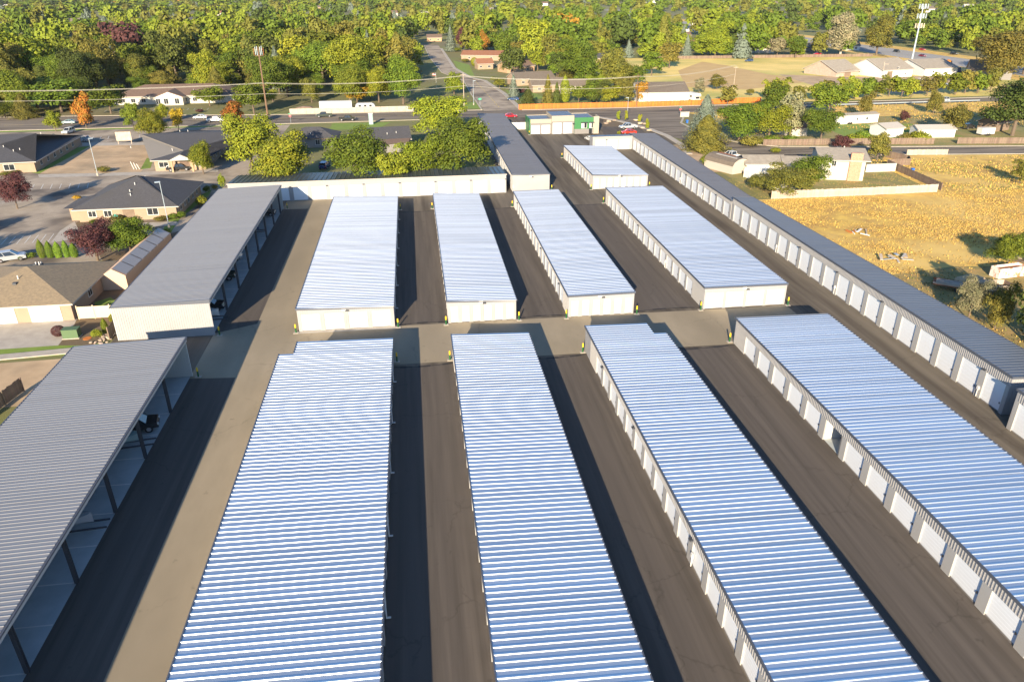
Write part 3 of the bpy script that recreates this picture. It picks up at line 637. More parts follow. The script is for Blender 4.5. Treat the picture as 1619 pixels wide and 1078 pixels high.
for (a, b), (c, d) in zip(pts, pts[1:]):
    for k in range(2):
        p = Vector((a, b, 1)).lerp(Vector((c, d, 1)), k/2+.02); q = Vector((a, b, 1)).lerp(Vector((c, d, 1)), k/2+.48)
        MB().bar(p, q, .06, 1.8, 'vinyl_white').build('panel', wf); MB().box(p.x-.08, p.y-.08, 0, p.x+.08, p.y+.08, 2.05, 'vinyl_white').build('post', wf)
wf = thing('vinyl_fence', 'white vinyl panel fence crossing the yard toward the white house', 'fence', (80.5, 173.5, 0))
for k in range(7):
    MB().box(k*2.4+.09, .25*k, .1, k*2.4+2.31, .25*k+.05, 1.9, 'vinyl_white').build('panel', wf); MB().box(k*2.4-.08, .25*k-.06, 0, k*2.4+.08, .25*k+.1, 2.05, 'vinyl_white').build('post', wf)
wf = thing('garden_wall', 'white rendered wall joining the white house to the board fence', 'wall', (111.5, 172, 0)); MB().box(0, 0, 0, 8, .2, 1.9, 'stucco_white').build('panel', wf); MB().box(-.02, -.04, 1.9, 8.05, .24, 2.0, 'offwhite').build('coping', wf)
wf = thing('concrete_wall', 'long pale concrete wall with a row of trees behind, far side of the main road', 'wall', (-45.6, 292.3, 0))
for k in range(15): MB().box(k*3.05+.03, 0, 0, k*3.05+3.02, .2, 1.9, 'concrete').build('panel', wf)
wf = thing('vinyl_gate', 'tan vinyl fence between the near left house and the carport', 'fence', (-49.2, 103.7, 0))
for k in range(3): MB().box(k*2.2+.05, 0, .1, k*2.2+2.12, .08, 1.9, 'vinyl_tan').build('panel', wf)
for k in range(4): MB().box(k*2.2-.06, -.05, 0, k*2.2+.05, .13, 2.1, 'vinyl_tan').build('post', wf)
gr = thing('guard_rail', 'steel guard rail along the far right stretch of the main road', 'guard rail', (140, 276, 0)); mb = MB(); mb.bar((0, 0, .7), (83, 2.3, .7), .06, .3, 'pole_steel'); mb.build('rail', gr)
for k in range(22): MB().box(k*3.9, k*.108, 0, k*3.9+.12, k*.108+.12, .8, 'wood_grey').build('post', gr)

# ------------------------------------------------------------------ houses
def house(label, cx, cy, L_, W_, h, rise, rot=0, roof='shingle_dark', wall='stucco_tan', hip=(True, True), ov=.5, wins=(), doors=(), chimney=None, name='house', cat='house', vents=0, garage=()):
    """footprint L_ (local x) by W_ (local y), centre cx,cy; ridge along local x"""
    t = thing(name, label, cat, (cx, cy, 0), rot)
    a, b = L_/2, W_/2
    mb = MB(); mb.box(-a, -b, 0, a, b, h, wall)
    for s, hp in ((-1, hip[0]), (1, hip[1])):
        if not hp: mb.add([(s*a, -b, h), (s*a, b, h), (s*a, 0, h+rise*.97)], [(0, 1, 2)], wall)
    mb.build('wall', t)
    A, Bo = a+ov, b+ov; z0 = h-.05*0+.02; dz = rise*ov/b; zb = h-dz*.6; z1 = h+rise
    r0 = -A+(Bo if hip[0] else 0); r1 = A-(Bo if hip[1] else 0)
    v = [(-A, -Bo, zb), (A, -Bo, zb), (A, Bo, zb), (-A, Bo, zb), (r0, 0, z1), (r1, 0, z1)]
    top = [(0, 1, 5, 4), (2, 3, 4, 5)]
    if hip[0]: top.append((3, 0, 4))
    if hip[1]: top.append((1, 2, 5))
    th = .22; v2 = [(x, y, z-th) for x, y, z in v]
    mb = MB(); mb.add(v, top, roof); fs = [tuple(6+i for i in reversed(f)) for f in top]
    ed = [(0, 1), (2, 3)]+([(3, 0)] if hip[0] else [(3, 4), (4, 0)])+([(1, 2)] if hip[1] else [(1, 5), (5, 2)])
    mb.add(v+v2, fs+[(j, i, 6+i, 6+j) for i, j in ed], 'offwhite' if wall != 'grey_wall' else 'wood_grey'); ro = mb.build('roof', t)
    for (x, y, wdt, hh, dd) in ([chimney] if chimney else []):
        MB().box(x-wdt/2, y-dd/2, h-.5, x+wdt/2, y+dd/2, h+rise+hh, 'brick_red').build('chimney', ro)
    r_ = random.Random(int(cx*7+cy))
    for k in range(vents):
        x = r_.uniform(r0, r1); y = r_.choice((-1, 1))*r_.uniform(.3, .7)*b; z = h+rise*(1-abs(y)/b)
        if k % 3 == 0: MB().box(x-.25, y-.25, z-.1, x+.25, y+.25, z+.25, 'steel_dark').build('roof_vent', ro)
        else: MB().tube((x, y, z-.2), (x, y, z+.55), .08, n=8, m='white').build('vent_pipe', ro)
    for side, u, z, ww, hh in wins:
        f, p = win_mesh(ww, hh, side); 
        if side == 'S': loc = (u, -b-.03, z); ra = 0
        elif side == 'E': loc = (a+.03, u, z); ra = math.pi/2
        elif side == 'W': loc = (-a-.03, u, z); ra = -math.pi/2
        else: loc = (u, b+.03, z); ra = math.pi
        w_ = link('window', f, t, loc, ra); link('pane', p, w_)
    for side, u, ww, hh in garage:
        mb = MB()
        for k in range(4): mb.box(-ww/2+.02, -.06, hh*k/4+.03, ww/2-.02, 0, hh*(k+1)/4, 'white')
        link('garage_door', mb.mesh('garage_door'), t, (u, -b-.01, 0) if side == 'S' else (a+.01, u, 0), 0 if side == 'S' else math.pi/2)
    for side, u, ww, hh in doors:
        link('door', MB().box(-ww/2, -.05, .05, ww/2, 0, hh, 'wood_grey').mesh('door'), t, (u, -b-.01, 0) if side == 'S' else (a+.01, u, 0), 0 if side == 'S' else math.pi/2)
    return t
WM = {}
def win_mesh(ww, hh, side=None):
    k = (ww, hh)
    if k not in WM:
        mb = MB(); e = .09
        mb.box(-ww/2, -.03, 0, ww/2, .03, e, 'white'); mb.box(-ww/2, -.03, hh-e, ww/2, .03, hh, 'white'); mb.box(-ww/2, -.03, e, -ww/2+e, .03, hh-e, 'white'); mb.box(ww/2-e, -.03, e, ww/2, .03, hh-e, 'white'); mb.box(-.03, -.03, e, .03, .03, hh-e, 'white')
        WM[k] = (mb.mesh('window'), MB().box(-ww/2+e, -.005, e, ww/2-e, .02, hh-e, 'window_glass').mesh('pane'))
    return WM[k]
# H4 near left: hip roof house with double garage
t = house('tan hip roofed house with bright garage doors beside the rear carport', -58.6, 112.3, 17.6, 17.4, 2.75, 2.7, 0, 'shingle_tan', 'stucco_tan', vents=7,
      wins=[('E', -2, 1, 1.5, 1.1), ('E', 5, 1, 1.5, 1.1)], garage=[('S', -1.2, 4.9, 2.3), ('S', 5.2, 4.2, 2.3)])
B(-18, -7.7, 0, -8.8, 7, 2.75, 'stucco_tan').build('side_wing', t)
MB().add([(-18.6, -8.4, 2.7), (-8.2, -8.4, 2.7), (-8.2, 0, 5), (-18.6, 0, 5), (-18.6, 7.6, 2.7), (-8.2, 7.6, 2.7)], [(0, 1, 2, 3), (3, 2, 5, 4)], 'shingle_tan').build('side_roof', t)
# H3 office with large dark hip roof
t = house('tan office building with large dark grey hip roof facing the parking lot', -58.8, 165.0, 19.0, 19.6, 2.9, 4.0, 0, 'shingle_dark', 'stucco_tan', hip=(True, True), ov=.8, vents=8,
      wins=[('S', -6.8, .9, 1.6, 1.3), ('S', -3.8, .9, 1.6, 1.3), ('S', 4.9, .9, 2.2, 1.5), ('E', -6.5, .9, 1.2, 1.5), ('E', -3.5, .9, 1.2, 1.5), ('E', -.5, .9, 1.2, 1.5), ('E', 3, .9, 1.2, 1.5), ('E', 6.5, .9, 1.2, 1.5)], doors=[('S', 0.2, 2.2, 2.3)])
B(-9.6, -8.5, 0, -11.5, -2, 2.8, 'stucco_tan').build('porch_wing', t)
MB().add([(-12.3, -9.3, 2.75), (-8.5, -9.3, 2.75), (-8.5, -1.5, 3.6), (-12.3, -1.5, 2.75)], [(0, 1, 2, 3)], 'shingle_dark').build('porch_roof', t)
# H2 with portico
t = house('tan office with dark roof and small gabled portico beyond the large hip roof', -60.6, 222.5, 12.5, 43, 2.9, 2.9, 0, 'shingle_dark', 'stucco_tan', hip=(True, True), ov=.7, vents=6, wins=[('S', -4.0, .9, 2.4, 1.4), ('S', 4.6, .9, 1.8, 1.4)]+[('E', y, .9, 1.2, 1.4) for y in (-17, -13, -9, -5, 0, 5, 10, 15)], doors=[('S', 1.2, 2.4, 2.4)])
pr = MB(); pr.box(-1.6, -23.6, 0, -1.2, -23.2, 3.1, 'stucco_peach'); pr.box(3.4, -23.6, 0, 3.8, -23.2, 3.1, 'stucco_peach'); pr.prism([(-2.1, 3.1), (4.3, 3.1), (1.1, 4.6)], -23.8, -19.5, 'shingle_dark'); pr.prism([(-1.9, 3.0), (4.1, 3.0), (1.1, 4.4)], -23.9, -23.81, 'stucco_white'); pr.build('portico', t)
# H1
t = house('pale office with wide dark hip roof at the left edge of the picture', -110.2, 222.5, 23, 37, 2.9, 3.9, rad(4), 'shingle_dark', 'stucco_tan', ov=.8, vents=9, wins=[('E', y, .9, 1.6, 1.4) for y in (-14, -9, -4, 1, 6, 11)]+[('S', 5.5, .7, 2.6, 1.6), ('S', -2, .7, 2.2, 1.6)])
# church / hall beyond road
t = house('long brown roofed hall with white gabled entrance beyond the main road', -96, 338, 47, 20, 3.4, 3.2, 0, 'shingle_brown', 'stucco_white', ov=.8, vents=3, wins=[('S', x, .8, 1.8, 1.6) for x in (-20, -16, -12, 4, 8, 12, 17)])
pr = MB(); pr.box(-6.0, -14.5, 0, 4.5, -9.9, 3.3, 'stucco_white'); pr.prism([(-6.6, 3.2), (5.1, 3.2), (-.7, 5.4)], -14.8, -3.5, 'shingle_brown'); pr.prism([(-6.1, 3.1), (4.6, 3.1), (-.7, 5.1)], -14.95, -14.81, 'white'); pr.build('entrance_gable', t)
for x in (-5, -2, 2.2): f, p = win_mesh(1.8, 2.2); w_ = link('window', f, t, (x, -14.56, .5)); link('pane', p, w_)
B(23, -6, 0, 30, 6, 3.2, 'stucco_white').build('side_wing', t); MB().add([(22, -7, 3.1), (31, -7, 3.1), (31, 7, 3.1), (22, 7, 3.1), (24, 0, 5.2)], [(0, 1, 4), (1, 2, 4), (2, 3, 4)], 'shingle_brown').build('side_roof', t)
# picnic pavilion
t = thing('pavilion', 'timber pavilion with blue tarp roof behind the brown roofed hall', 'pavilion', (*G(352, 132), 0))
for x in (-4, 4):
    for y in (-3, 3): B(x-.15, y-.15, 0, x+.15, y+.15, 3.4, 'pole_wood').build('post', t)
MB().add([(-5, -4, 3.2), (5, -4, 3.2), (5, 4, 3.2), (-5, 4, 3.2), (-3, 0, 5.4), (3, 0, 5.4)], [(0, 1, 5, 4), (2, 3, 4, 5), (3, 0, 4), (1, 2, 5)], 'trim_slate').build('roof', t)
# H5 between trees
t = house('dark grey roofed office among the trees behind the dark standing seam row', -30, 231, 14, 10, 2.9, 2.3, rad(-4), 'shingle_dark', 'grey_wall', vents=2, wins=[('S', 2, .8, 1.4, 1.6)])
t = house('tan building with dark roof and brown lean-to beside the round green trees', -10.5, 225.5, 17, 13, 3.0, 2.5, rad(6), 'shingle_dark', 'stucco_tan', hip=(True, False), vents=3, wins=[('S', -4, .9, 1.8, 1.4), ('S', 0, .9, 1.6, 1.2), ('S', 5, .9, 1.4, 1.2)])
MB().add([(-4.5, -11, 2.5), (7.5, -11, 2.5), (8.5, -6.6, 3.1), (-5, -6.6, 3.1)], [(0, 1, 2, 3)], 'shingle_brown').box(-4, -10.5, 0, 7, -6.7, 2.45, 'grey_wall').build('lean_to', t)
# white split level house on the right with brick chimney
t = house('white two storey house with broad brick chimney beside the cross road', 103.2, 171.5, 9.8, 13.0, 5.0, 1.5, rad(-18), 'shingle_pale', 'stucco_white', hip=(False, False), ov=.9, vents=3, wins=[('S', -2.2, 3.2, 1.1, 1.3), ('E', -3, 2.6, 1.2, 1.2)])
B(1.2, -7.2, 0, 3.9, -6.52, 6.6, 'brick_red').build('chimney', t)
t = house('low white wing with pale roof attached left of the two storey white house', 95.6, 175.0, 8.5, 9.5, 2.7, 1.2, rad(-18), 'shingle_pale', 'stucco_white', hip=(False, False), ov=.9, wins=[('S', 0, .8, 2.4, 1.6)])
t = house('white bungalow with pale roof left of the white two storey house', 86.8, 178.3, 9.5, 8.5, 2.6, 1.3, rad(-10), 'shingle_pale', 'stucco_white', hip=(False, False), wins=[('S', -1, .8, 1.4, 1.2)])
# metal barn, far sheds, barns
house('big white metal barn with grey brown roof beyond the orange fence', 99.8, 304.5, 20.0, 16.5, 4.2, 3.0, rad(-3), 'shingle_grey', 'white', hip=(False, False), ov=.3, name='barn', cat='barn')
house('old open barn with sagging pale roof, leftmost of the three barns', 217, 382, 16, 21, 2.6, 4.6, rad(20), 'shingle_pale', 'wood_pale', hip=(False, False), ov=.8, name='barn', cat='barn', doors=[('S', 0, 4.5, 3)])
house('tall white fronted barn with side lean-to, middle of the three barns', 240, 375, 19, 23, 3.8, 4.4, rad(12), 'shingle_pale', 'white', hip=(False, False), ov=.6, name='barn', cat='barn', wins=[('S', 5, 1, 1, 1), ('S', 0, 4, 1, 1)], doors=[('S', -5, 3.4, 3)])
house('wide white gabled barn, rightmost of the three barns', 266, 378, 20, 24, 3.8, 3.4, rad(8), 'shingle_pale', 'white', hip=(False, False), ov=.6, name='barn', cat='barn')
house('long white shed with pale metal roof behind the weathered fence', 158.5, 214.5, 11.5, 5, 2.5, 1.0, rad(-6), 'offwhite', 'white', hip=(False, False), ov=.3, name='shed', cat='shed')
house('white lean-to shed with open carport beside the green plot', 145.5, 218, 6.5, 7, 2.8, 1.1, rad(10), 'offwhite', 'white', hip=(False, False), ov=.4, name='shed', cat='shed')
house('long white mobile home in front of the main road embankment', 148, 241.5, 17, 4.2, 2.8, .5, rad(8), 'shingle_pale', 'white', hip=(False, False), ov=.2, name='mobile_home', cat='mobile home', wins=[('S', -5, 1, 1, 1), ('S', 0, 1, 1, 1), ('S', 4, 1, 1, 1)])
house('small white cottage half hidden by green trees beside the cross road', 117.5, 224, 6, 7, 2.6, 1.8, rad(15), 'shingle_rust', 'stucco_white', hip=(False, False))
house('brown shed at the right edge behind the weathered fence', 185, 222, 7, 6, 2.8, 1.8, rad(20), 'shingle_rust', 'wood_grey', hip=(False, False), name='shed', cat='shed')
house('grey gabled farmhouse to the right of the barns', 283, 352, 18, 12, 4.5, 4.0, rad(-30), 'shingle_grey', 'grey_wall', hip=(False, False))
# arched shed
t = thing('garden_shed', 'small barn shed with patched arched roof behind the grey roofed row', 'shed', (78.5, 180.5, 0), rad(22))
prof = [(-2.9, 0), (-2.9, 1.9), (-2.4, 2.8), (-1.2, 3.4), (0, 3.6), (1.2, 3.4), (2.4, 2.8), (2.9, 1.9), (2.9, 0)]
MB().prism(prof, -5, 5, 'offwhite').build('wall', t)
mb = MB(); pr_ = [(x*1.05, z+.08) for x, z in prof[1:-1]]
for (a, b), (c, d) in zip(pr_, pr_[1:]): mb.add([(a, -5.15, b), (c, -5.15, d), (c, 5.15, d), (a, 5.15, b)], [(0, 3, 2, 1)], 'shingle_grey')
mb.box(-1.1, -4, 3.53, -.2, 3, 3.62, 'offwhite'); mb.box(.4, -2, 3.6, 1.1, 4, 3.66, 'rust'); mb.build('roof', t)
# fabric shelter
t = thing('fabric_shelter', 'tan fabric shelter with clear roof panels between house and carport', 'shelter', (-47.6, 126, 0), rad(-2))
mb = MB(); P5 = [(-1.9, 0), (-1.9, 2.3), (0, 3.4), (1.9, 2.3), (1.9, 0)]; mb.prism(P5, -11, 11, 'tent_tan'); mb.build('cover', t)
for k in range(6):
    MB().add([(.08, -10.6+3.6*k, 3.42), (1.86, -10.6+3.6*k, 2.39), (1.86, -7.3+3.6*k, 2.39), (.08, -7.3+3.6*k, 3.42)], [(0, 1, 2, 3)], 'tent_clear').build('roof_panel', t)
# houses along the side street and far away
H = [(766, 96, 26, 12, 'shingle_rust', 'stucco_tan', 'rust roofed house with yellow tree in front on the side street'), (766, 110, 9, 7, 'shingle_rust', 'stucco_tan', 'small rust roofed garage on the side street'),
     (818, 115, 17, 11, 'shingle_brown', 'stucco_peach', 'brown roofed peach house at the end of the orange fence'), (842, 135, 20, 11, 'shingle_grey', 'stucco_tan', 'grey brown roofed house among conifers'),
     (868, 146, 15, 10, 'shingle_grey', 'stucco_tan', 'low grey roofed house with chimney behind the orange fence'), (910, 148, 12, 9, 'shingle_grey', 'stucco_white', 'grey roofed cottage left of the white metal barn'),
     (952, 101, 14, 11, 'shingle_dark', 'stucco_tan', 'dark roofed house sunk in the green wood'), (612, 72, 17, 12, 'shingle_brown', 'stucco_white', 'white gabled house with brown roof left of the side street'),
     (687, 66, 12, 10, 'shingle_brown', 'stucco_peach', 'peach house at the far end of the side street'), (466, 84, 26, 12, 'offwhite', 'stucco_white', 'flat white walled building in the wood behind the brown pole'),
     (437, 60, 8, 6, 'offwhite', 'white', 'tiny white shed in the wood left of the white walled building'), (118, 42, 16, 10, 'shingle_grey', 'white', 'small white house lost in the wood at upper left'),
     (52, 30, 14, 10, 'shingle_rust', 'stucco_peach', 'peach house with rust roof at upper left'), (497, 17, 22, 14, 'shingle_grey', 'stucco_peach', 'far house with pale gable right of upper left centre'),
     (340, 27, 20, 12, 'shingle_rust', 'stucco_white', 'pale far house behind the tall blue spruce'), (295, 40, 14, 10, 'shingle_dark', 'white', 'white house with grey roof in the upper left wood'),
     (660, 28, 26, 12, 'shingle_dark', 'white', 'white far building by the playing field'), (678, 30, 20, 10, 'offwhite', 'offwhite', 'long low white far building by the playing field'), (774, 22, 14, 14, 'shingle_pale', 'stucco_white', 'tall pale house with steep roof near the top centre'),
     (621, 27, 14, 10, 'shingle_brown', 'stucco_white', 'small brown roofed far house at top centre'), (648, 45, 12, 9, 'shingle_brown', 'stucco_white', 'pale house half hidden left of the side street end'),
     (860, 10, 20, 12, 'shingle_brown', 'white', 'far white house left of the orange tree'), (900, 3, 45, 20, 'shingle_brown', 'stucco_peach', 'far peach apartment block at the top edge'), (1038, 5, 24, 14, 'shingle_dark', 'white', 'cluster house with white front at the top edge'),
     (1015, 7, 22, 14, 'shingle_dark', 'white', 'white house with grey roof near the top edge'), (1092, 78, 17, 11, 'shingle_rust', 'stucco_tan', 'rust roofed house with hedge at the left edge of the pasture'), (1080, 62, 14, 10, 'shingle_brown', 'stucco_tan', 'brown house behind the blue spruce left of the pasture'),
     (1098, 51, 22, 12, 'offwhite', 'white', 'pale blue roofed workshop by the freeway'), (1112, 42, 24, 12, 'offwhite', 'white', 'white warehouse by the freeway'), (1160, 52, 20, 12, 'shingle_rust', 'white', 'white building with rust roof by the freeway'),
     (1150, 81, 12, 10, 'shingle_rust', 'white', 'white gabled house with rust roof by the pasture fence'), (1200, 84, 24, 10, 'shingle_rust', 'stucco_white', 'long white house with orange gable roof beside the pasture'), (1286, 82, 22, 12, 'shingle_grey', 'grey_wall', 'grey house with parked red car beside the pasture'),
     (1349, 80, 10, 9, 'shingle_grey', 'white', 'white cottage behind the pasture fence right of the tall poplar'), (1222, 10, 22, 12, 'shingle_grey', 'white', 'white far house near the top right'), (1185, 5, 26, 14, 'shingle_grey', 'white', 'pale far house at the top right edge'),
     (1533, 16, 16, 10, 'offwhite', 'white', 'small white far house at top right'), (1570, 41, 16, 9, 'shingle_pale', 'stucco_tan', 'tan far house in the right hand wood'), (1532, 43, 12, 9, 'offwhite', 'white', 'white far cottage in the right hand wood'),
     (280, 3, 34, 16, 'shingle_dark', 'stucco_tan', 'dark roofed far building at the top left'), (1470, 20, 18, 10, 'shingle_grey', 'white', 'white far house right of the tall lattice pole'), (172, 10, 20, 10, 'shingle_pale', 'stucco_tan', 'tan far house at the top left'),
     (15, 14, 30, 12, 'offwhite', 'white', 'long white far building at the top left corner'), (1145, 20, 18, 12, 'shingle_grey', 'white', 'white far house above the freeway bend')]
HPOS = []
for i, (px, py, l_, w_, rf, wl, lab) in enumerate(H):
    x, y = G(px, py); y += w_/2; big = y > 900
    HPOS.append((x, y, l_, w_))
    ro = rad(rnd.uniform(-25, 25))
    house(lab, x, y, l_, w_, 3.2 if not big else 5.5, 2.4 if not big else 3.5, ro, rf, wl, hip=(False, False), ov=.5, wins=[('S', -l_*.3, .9, 1.4, 1.2), ('S', l_*.25, .9, 1.6, 1.2)] if y < 700 else ())
for i, (px, py, l_, w_, lab) in enumerate([(1500, 1.5, 160, 60, 'long pale flat roofed warehouse on the far right skyline'), (1590, 2.5, 130, 60, 'wide white roofed warehouse at the top right corner'), (1560, 0.5, 220, 80, 'farthest pale warehouse along the top right skyline')]):
    x, y = G(px, py); t = thing('warehouse', lab, 'warehouse', (x, y+w_/2, 0), rad(-30)); MB().box(-l_/2, -w_/2, 0, l_/2, w_/2, 9, 'offwhite').build('wall', t); MB().box(-l_/2-1, -w_/2-1, 9, l_/2+1, w_/2+1, 10, 'vinyl_white').build('roof', t)
# ------------------------------------------------------------------ vehicles
VC = {}
WH = None
def vehicle_parts(kind, color):
    k = (kind, color)
    if k in VC: return VC[k]
    spec = {  # length, body profile, cabin base/top profile, width, wheel x
        'sedan': (4.7, [(-2.35, .35), (-2.35, .8), (-2.1, .95), (-1.3, 1.0), (1.0, .98), (2.1, .82), (2.35, .62), (2.35, .35)], [(-1.75, .99), (-1.0, 1.42), (.25, 1.45), (1.15, .98)], .9, (-1.4, 1.45), .33),
        'suv': (4.8, [(-2.4, .4), (-2.4, 1.0), (-2.3, 1.12), (1.0, 1.12), (2.2, .98), (2.4, .7), (2.4, .4)], [(-2.3, 1.1), (-2.05, 1.72), (.3, 1.76), (1.15, 1.1)], .95, (-1.45, 1.5), .38),
        'pickup': (5.8, [(-2.9, .5), (-2.9, .62), (.2, .62), (.2, 1.12), (1.8, 1.12), (2.75, 1.02), (2.9, .75), (2.9, .5)], [(-.85, 1.1), (-.6, 1.82), (.95, 1.84), (1.75, 1.1)], 1.0, (-1.85, 1.9), .42),
    }[kind]
    L_, body, cab, hw, wx, wr = spec
    mb = MB(); mb.prism(body, -hw, hw, color)
    if kind == 'pickup':
        mb.box(-2.9, -hw, .621, .2, -hw+.12, 1.15, color); mb.box(-2.9, hw-.12, .621, .2, hw, 1.15, color); mb.box(-2.9, -hw+.12, .621, -2.78, hw-.12, 1.15, color); mb.box(-.95, -hw+.12, .621, .198, hw-.12, 1.12, color); mb.box(-2.77, -hw+.13, .622, -.96, hw-.13, .63, 'black')
    tw = hw*.78
    (xa, za), (xb, zb), (xc, zc), (xd, zd) = cab
    # roof skin and pillars in body colour
    mb.add([(xb, -tw, zb), (xc, -tw, zc), (xc, tw, zc), (xb, tw, zb), (xb+.04, -tw, zb+.05), (xc-.04, -tw, zc+.05), (xc-.04, tw, zc+.05), (xb+.04, tw, zb+.05)], [(4, 5, 6, 7), (0, 1, 5, 4), (1, 2, 6, 5), (2, 3, 7, 6), (3, 0, 4, 7)], color)
    for s in (-1, 1):
        for (p, q) in (((xa, za), (xb, zb)), ((xd, zd), (xc, zc)), (((xa+xd)/2-.1, (za+zd)/2), ((xb+xc)/2-.1, (zb+zc)/2))):
            mb.bar((p[0], s*(hw-.05), p[1]), (q[0], s*(tw-.01), q[1]), .07, .09, color)
    bd = mb.mesh('body')
    h0 = hw-.06; g = MB()
    v = [(xa, -h0, za), (xd, -h0, zd), (xd, h0, zd), (xa, h0, za), (xb, -tw+.02, zb), (xc, -tw+.02, zc), (xc, tw-.02, zc), (xb, tw-.02, zb)]
    g.add(v, [(0, 1, 5, 4), (1, 2, 6, 5), (2, 3, 7, 6), (3, 0, 4, 7)], 'window_glass'); gl = g.mesh('windows')
    ty = MB().tube((0, -.11, 0), (0, .11, 0), wr, n=14, m='tyre').mesh('wheel'); ri = MB().tube((0, -.125, 0), (0, .125, 0), wr*.58, n=10, m='rim_metal').mesh('rim')
    hl = MB().box(-.06, -.2, -.09, .02, .2, .09, 'lamp_glass').mesh('headlight'); tl = MB().box(-.02, -.13, -.12, .06, .13, .12, 'lamp_red').mesh('tail_light')
    VC[k] = (bd, gl, ty, ri, hl, tl, spec); return VC[k]
def vehicle(kind, color, px, py, rz, label, world=None, cat=None, name=None, z=.012):
    bd, gl, ty, ri, hl, tl, (L_, body, cab, hw, wx, wr) = vehicle_parts(kind, color)
    x, y = world or G(px, py)
    t = thing(name or ('pickup_truck' if kind == 'pickup' else 'parked_car' if kind == 'sedan' else 'suv'), label, cat or ('pickup' if kind == 'pickup' else 'car'), (x, y, z), rad(rz))
    link('body', bd, t); link('windows', gl, t)
    for a in wx:
        for s in (-1, 1):
            w_ = link('wheel', ty, t, (a, s*(hw-.09), wr)); link('rim', ri, w_)
    zz = body[-2][1]
    for s in (-1, 1):
        link('headlight', hl, t, (L_/2-.02, s*(hw-.25), zz+.05)); link('tail_light', tl, t, (-L_/2-.02, s*(hw-.2), .85))
    return t
V = vehicle
V('pickup', 'car_darkgreen', 513, 185.5, 184, 'dark green crew cab pickup ahead on the main road'); V('pickup', 'car_black', 549, 191, 0, 'dark pickup in the near lane of the main road')
V('sedan', 'car_white', 317, 188, 180, 'white sedan driving on the main road left of a white pickup'); V('pickup', 'car_white', 341, 193, 0, 'white pickup on the main road half behind the orange tree')
V('sedan', 'car_teal', 109, 196, 180, 'pale teal car on the main road behind the small yellow tree'); V('suv', 'car_white', 109, 211, -100, 'white suv parked beside the left dark roofed office', name='suv')
V('suv', 'car_silver', 130, 224, 165, 'silver car parked at the right end of the left dark roofed office'); V('pickup', 'car_silver', 993, 204, 184, 'silver pickup parked behind the green office')
V('sedan', 'car_scarlet', 994, 212, 180, 'bright red car parked next to the silver pickup'); V('sedan', 'car_white', 933, 223, 100, 'white car peeking out beside the green office')
V('sedan', 'car_red', 807, 186, 0, 'crimson car on the main road behind the white panel fence'); V('suv', 'car_blue', 1184, 98, 184, 'dark blue suv parked alone on the pasture')
V('pickup', 'car_black', 720, 158, 182, 'black pickup parked in a driveway at the side street corner'); V('sedan', 'car_blue', 812, 159, 160, 'blue car beside the plum coloured shrub')
V('suv', 'car_black', 1418, 83, -80, 'dark suv leading on the freeway near the tall light pole'); V('sedan', 'car_red', 1458, 80, -80, 'red car in the far lanes of the freeway'); V('sedan', 'car_maroon', 1458, 90, -80, 'dark red car in the near lanes of the freeway')
V('suv', 'car_black', 1508, 87, -80, 'black car at the right hand part of the freeway'); V('suv', 'car_silver', 1490, 161, 181, 'silver suv driving behind the guard rail on the right')
V('pickup', 'car_white', 1157, 250, 110, 'white pickup in the driveway with a flatbed trailer hitched'); V('suv', 'car_black', 1530, 204, 20, 'dark suv parked under the big tree at right')
V('pickup', 'car_black', 283, 270, 10, 'black pickup parked in front of the gabled portico office'); V('suv', 'car_blue', 514, 266, 80, 'blue car hidden between two big trees behind the storage row')
V('sedan', 'car_red', 1292, 87, 180, 'red car parked before the grey house by the pasture'); V('suv', 'car_silver', 18, 412, 20, 'silver car by the shrubs at the left edge of the lot')
V('pickup', 'car_black', 0, 0, 12, 'dark truck parked under the nearest carport', world=(-32.0, 71.6)); V('suv', 'car_black', 0, 0, 0, 'dark car parked under the far end of the rear carport', world=(-32, 154.5))
V('suv', 'car_black', 0, 0, 0, 'black car under the rear carport near its pale end wall', world=(-31.6, 104.8)); V('suv', 'car_silver', 0, 0, 2, 'grey suv under the middle of the rear carport', world=(-33.5, 127))
V('pickup', 'car_darkgreen', 0, 0, 0, 'dark pickup under the rear carport, fourth bay from the pale wall', world=(-33, 117.5)); V('sedan', 'car_black', 0, 0, 0, 'black low car deep under the nearest carport', world=(-34, 60))
def wheels(t, pts, r=.36):
    ty = MB().tube((0, -.11, 0), (0, .11, 0), r, n=12, m='tyre').mesh('wheel')
    for x, y in pts: link('wheel', ty, t, (x, y, r))
# box trailer, camper, motor home, flat trailers, boat
t = thing('box_trailer', 'long white box trailer parked behind the pale concrete wall', 'trailer', (-29, 297.5, 0), 0); MB().box(-6, -1.3, .9, 6, 1.3, 3.6, 'white').build('body', t); wheels(t, [(-4, -1.1), (-3, -1.1), (-4, 1.1), (-3, 1.1)], .45); MB().box(-5.5, -1.0, .5, 5.8, 1.0, .89, 'black').build('chassis', t)
t = thing('camper', 'silver rounded camper right of the long white trailer', 'camper', (-18, 297.5, 0), 0)
MB().prism([(-3.6, .6), (-3.8, 1.3), (-3.5, 2.3), (-2.8, 2.8), (2.6, 2.8), (3.4, 2.3), (3.8, 1.3), (3.6, .6)], -1.15, 1.15, 'car_silver').build('body', t); wheels(t, [(-.5, -1.1), (.5, -1.1), (-.5, 1.1), (.5, 1.1)])
for x in (-2, 0, 2): MB().box(x-.4, -1.18, 1.5, x+.4, -1.151, 2.1, 'window_glass').build('window', t)
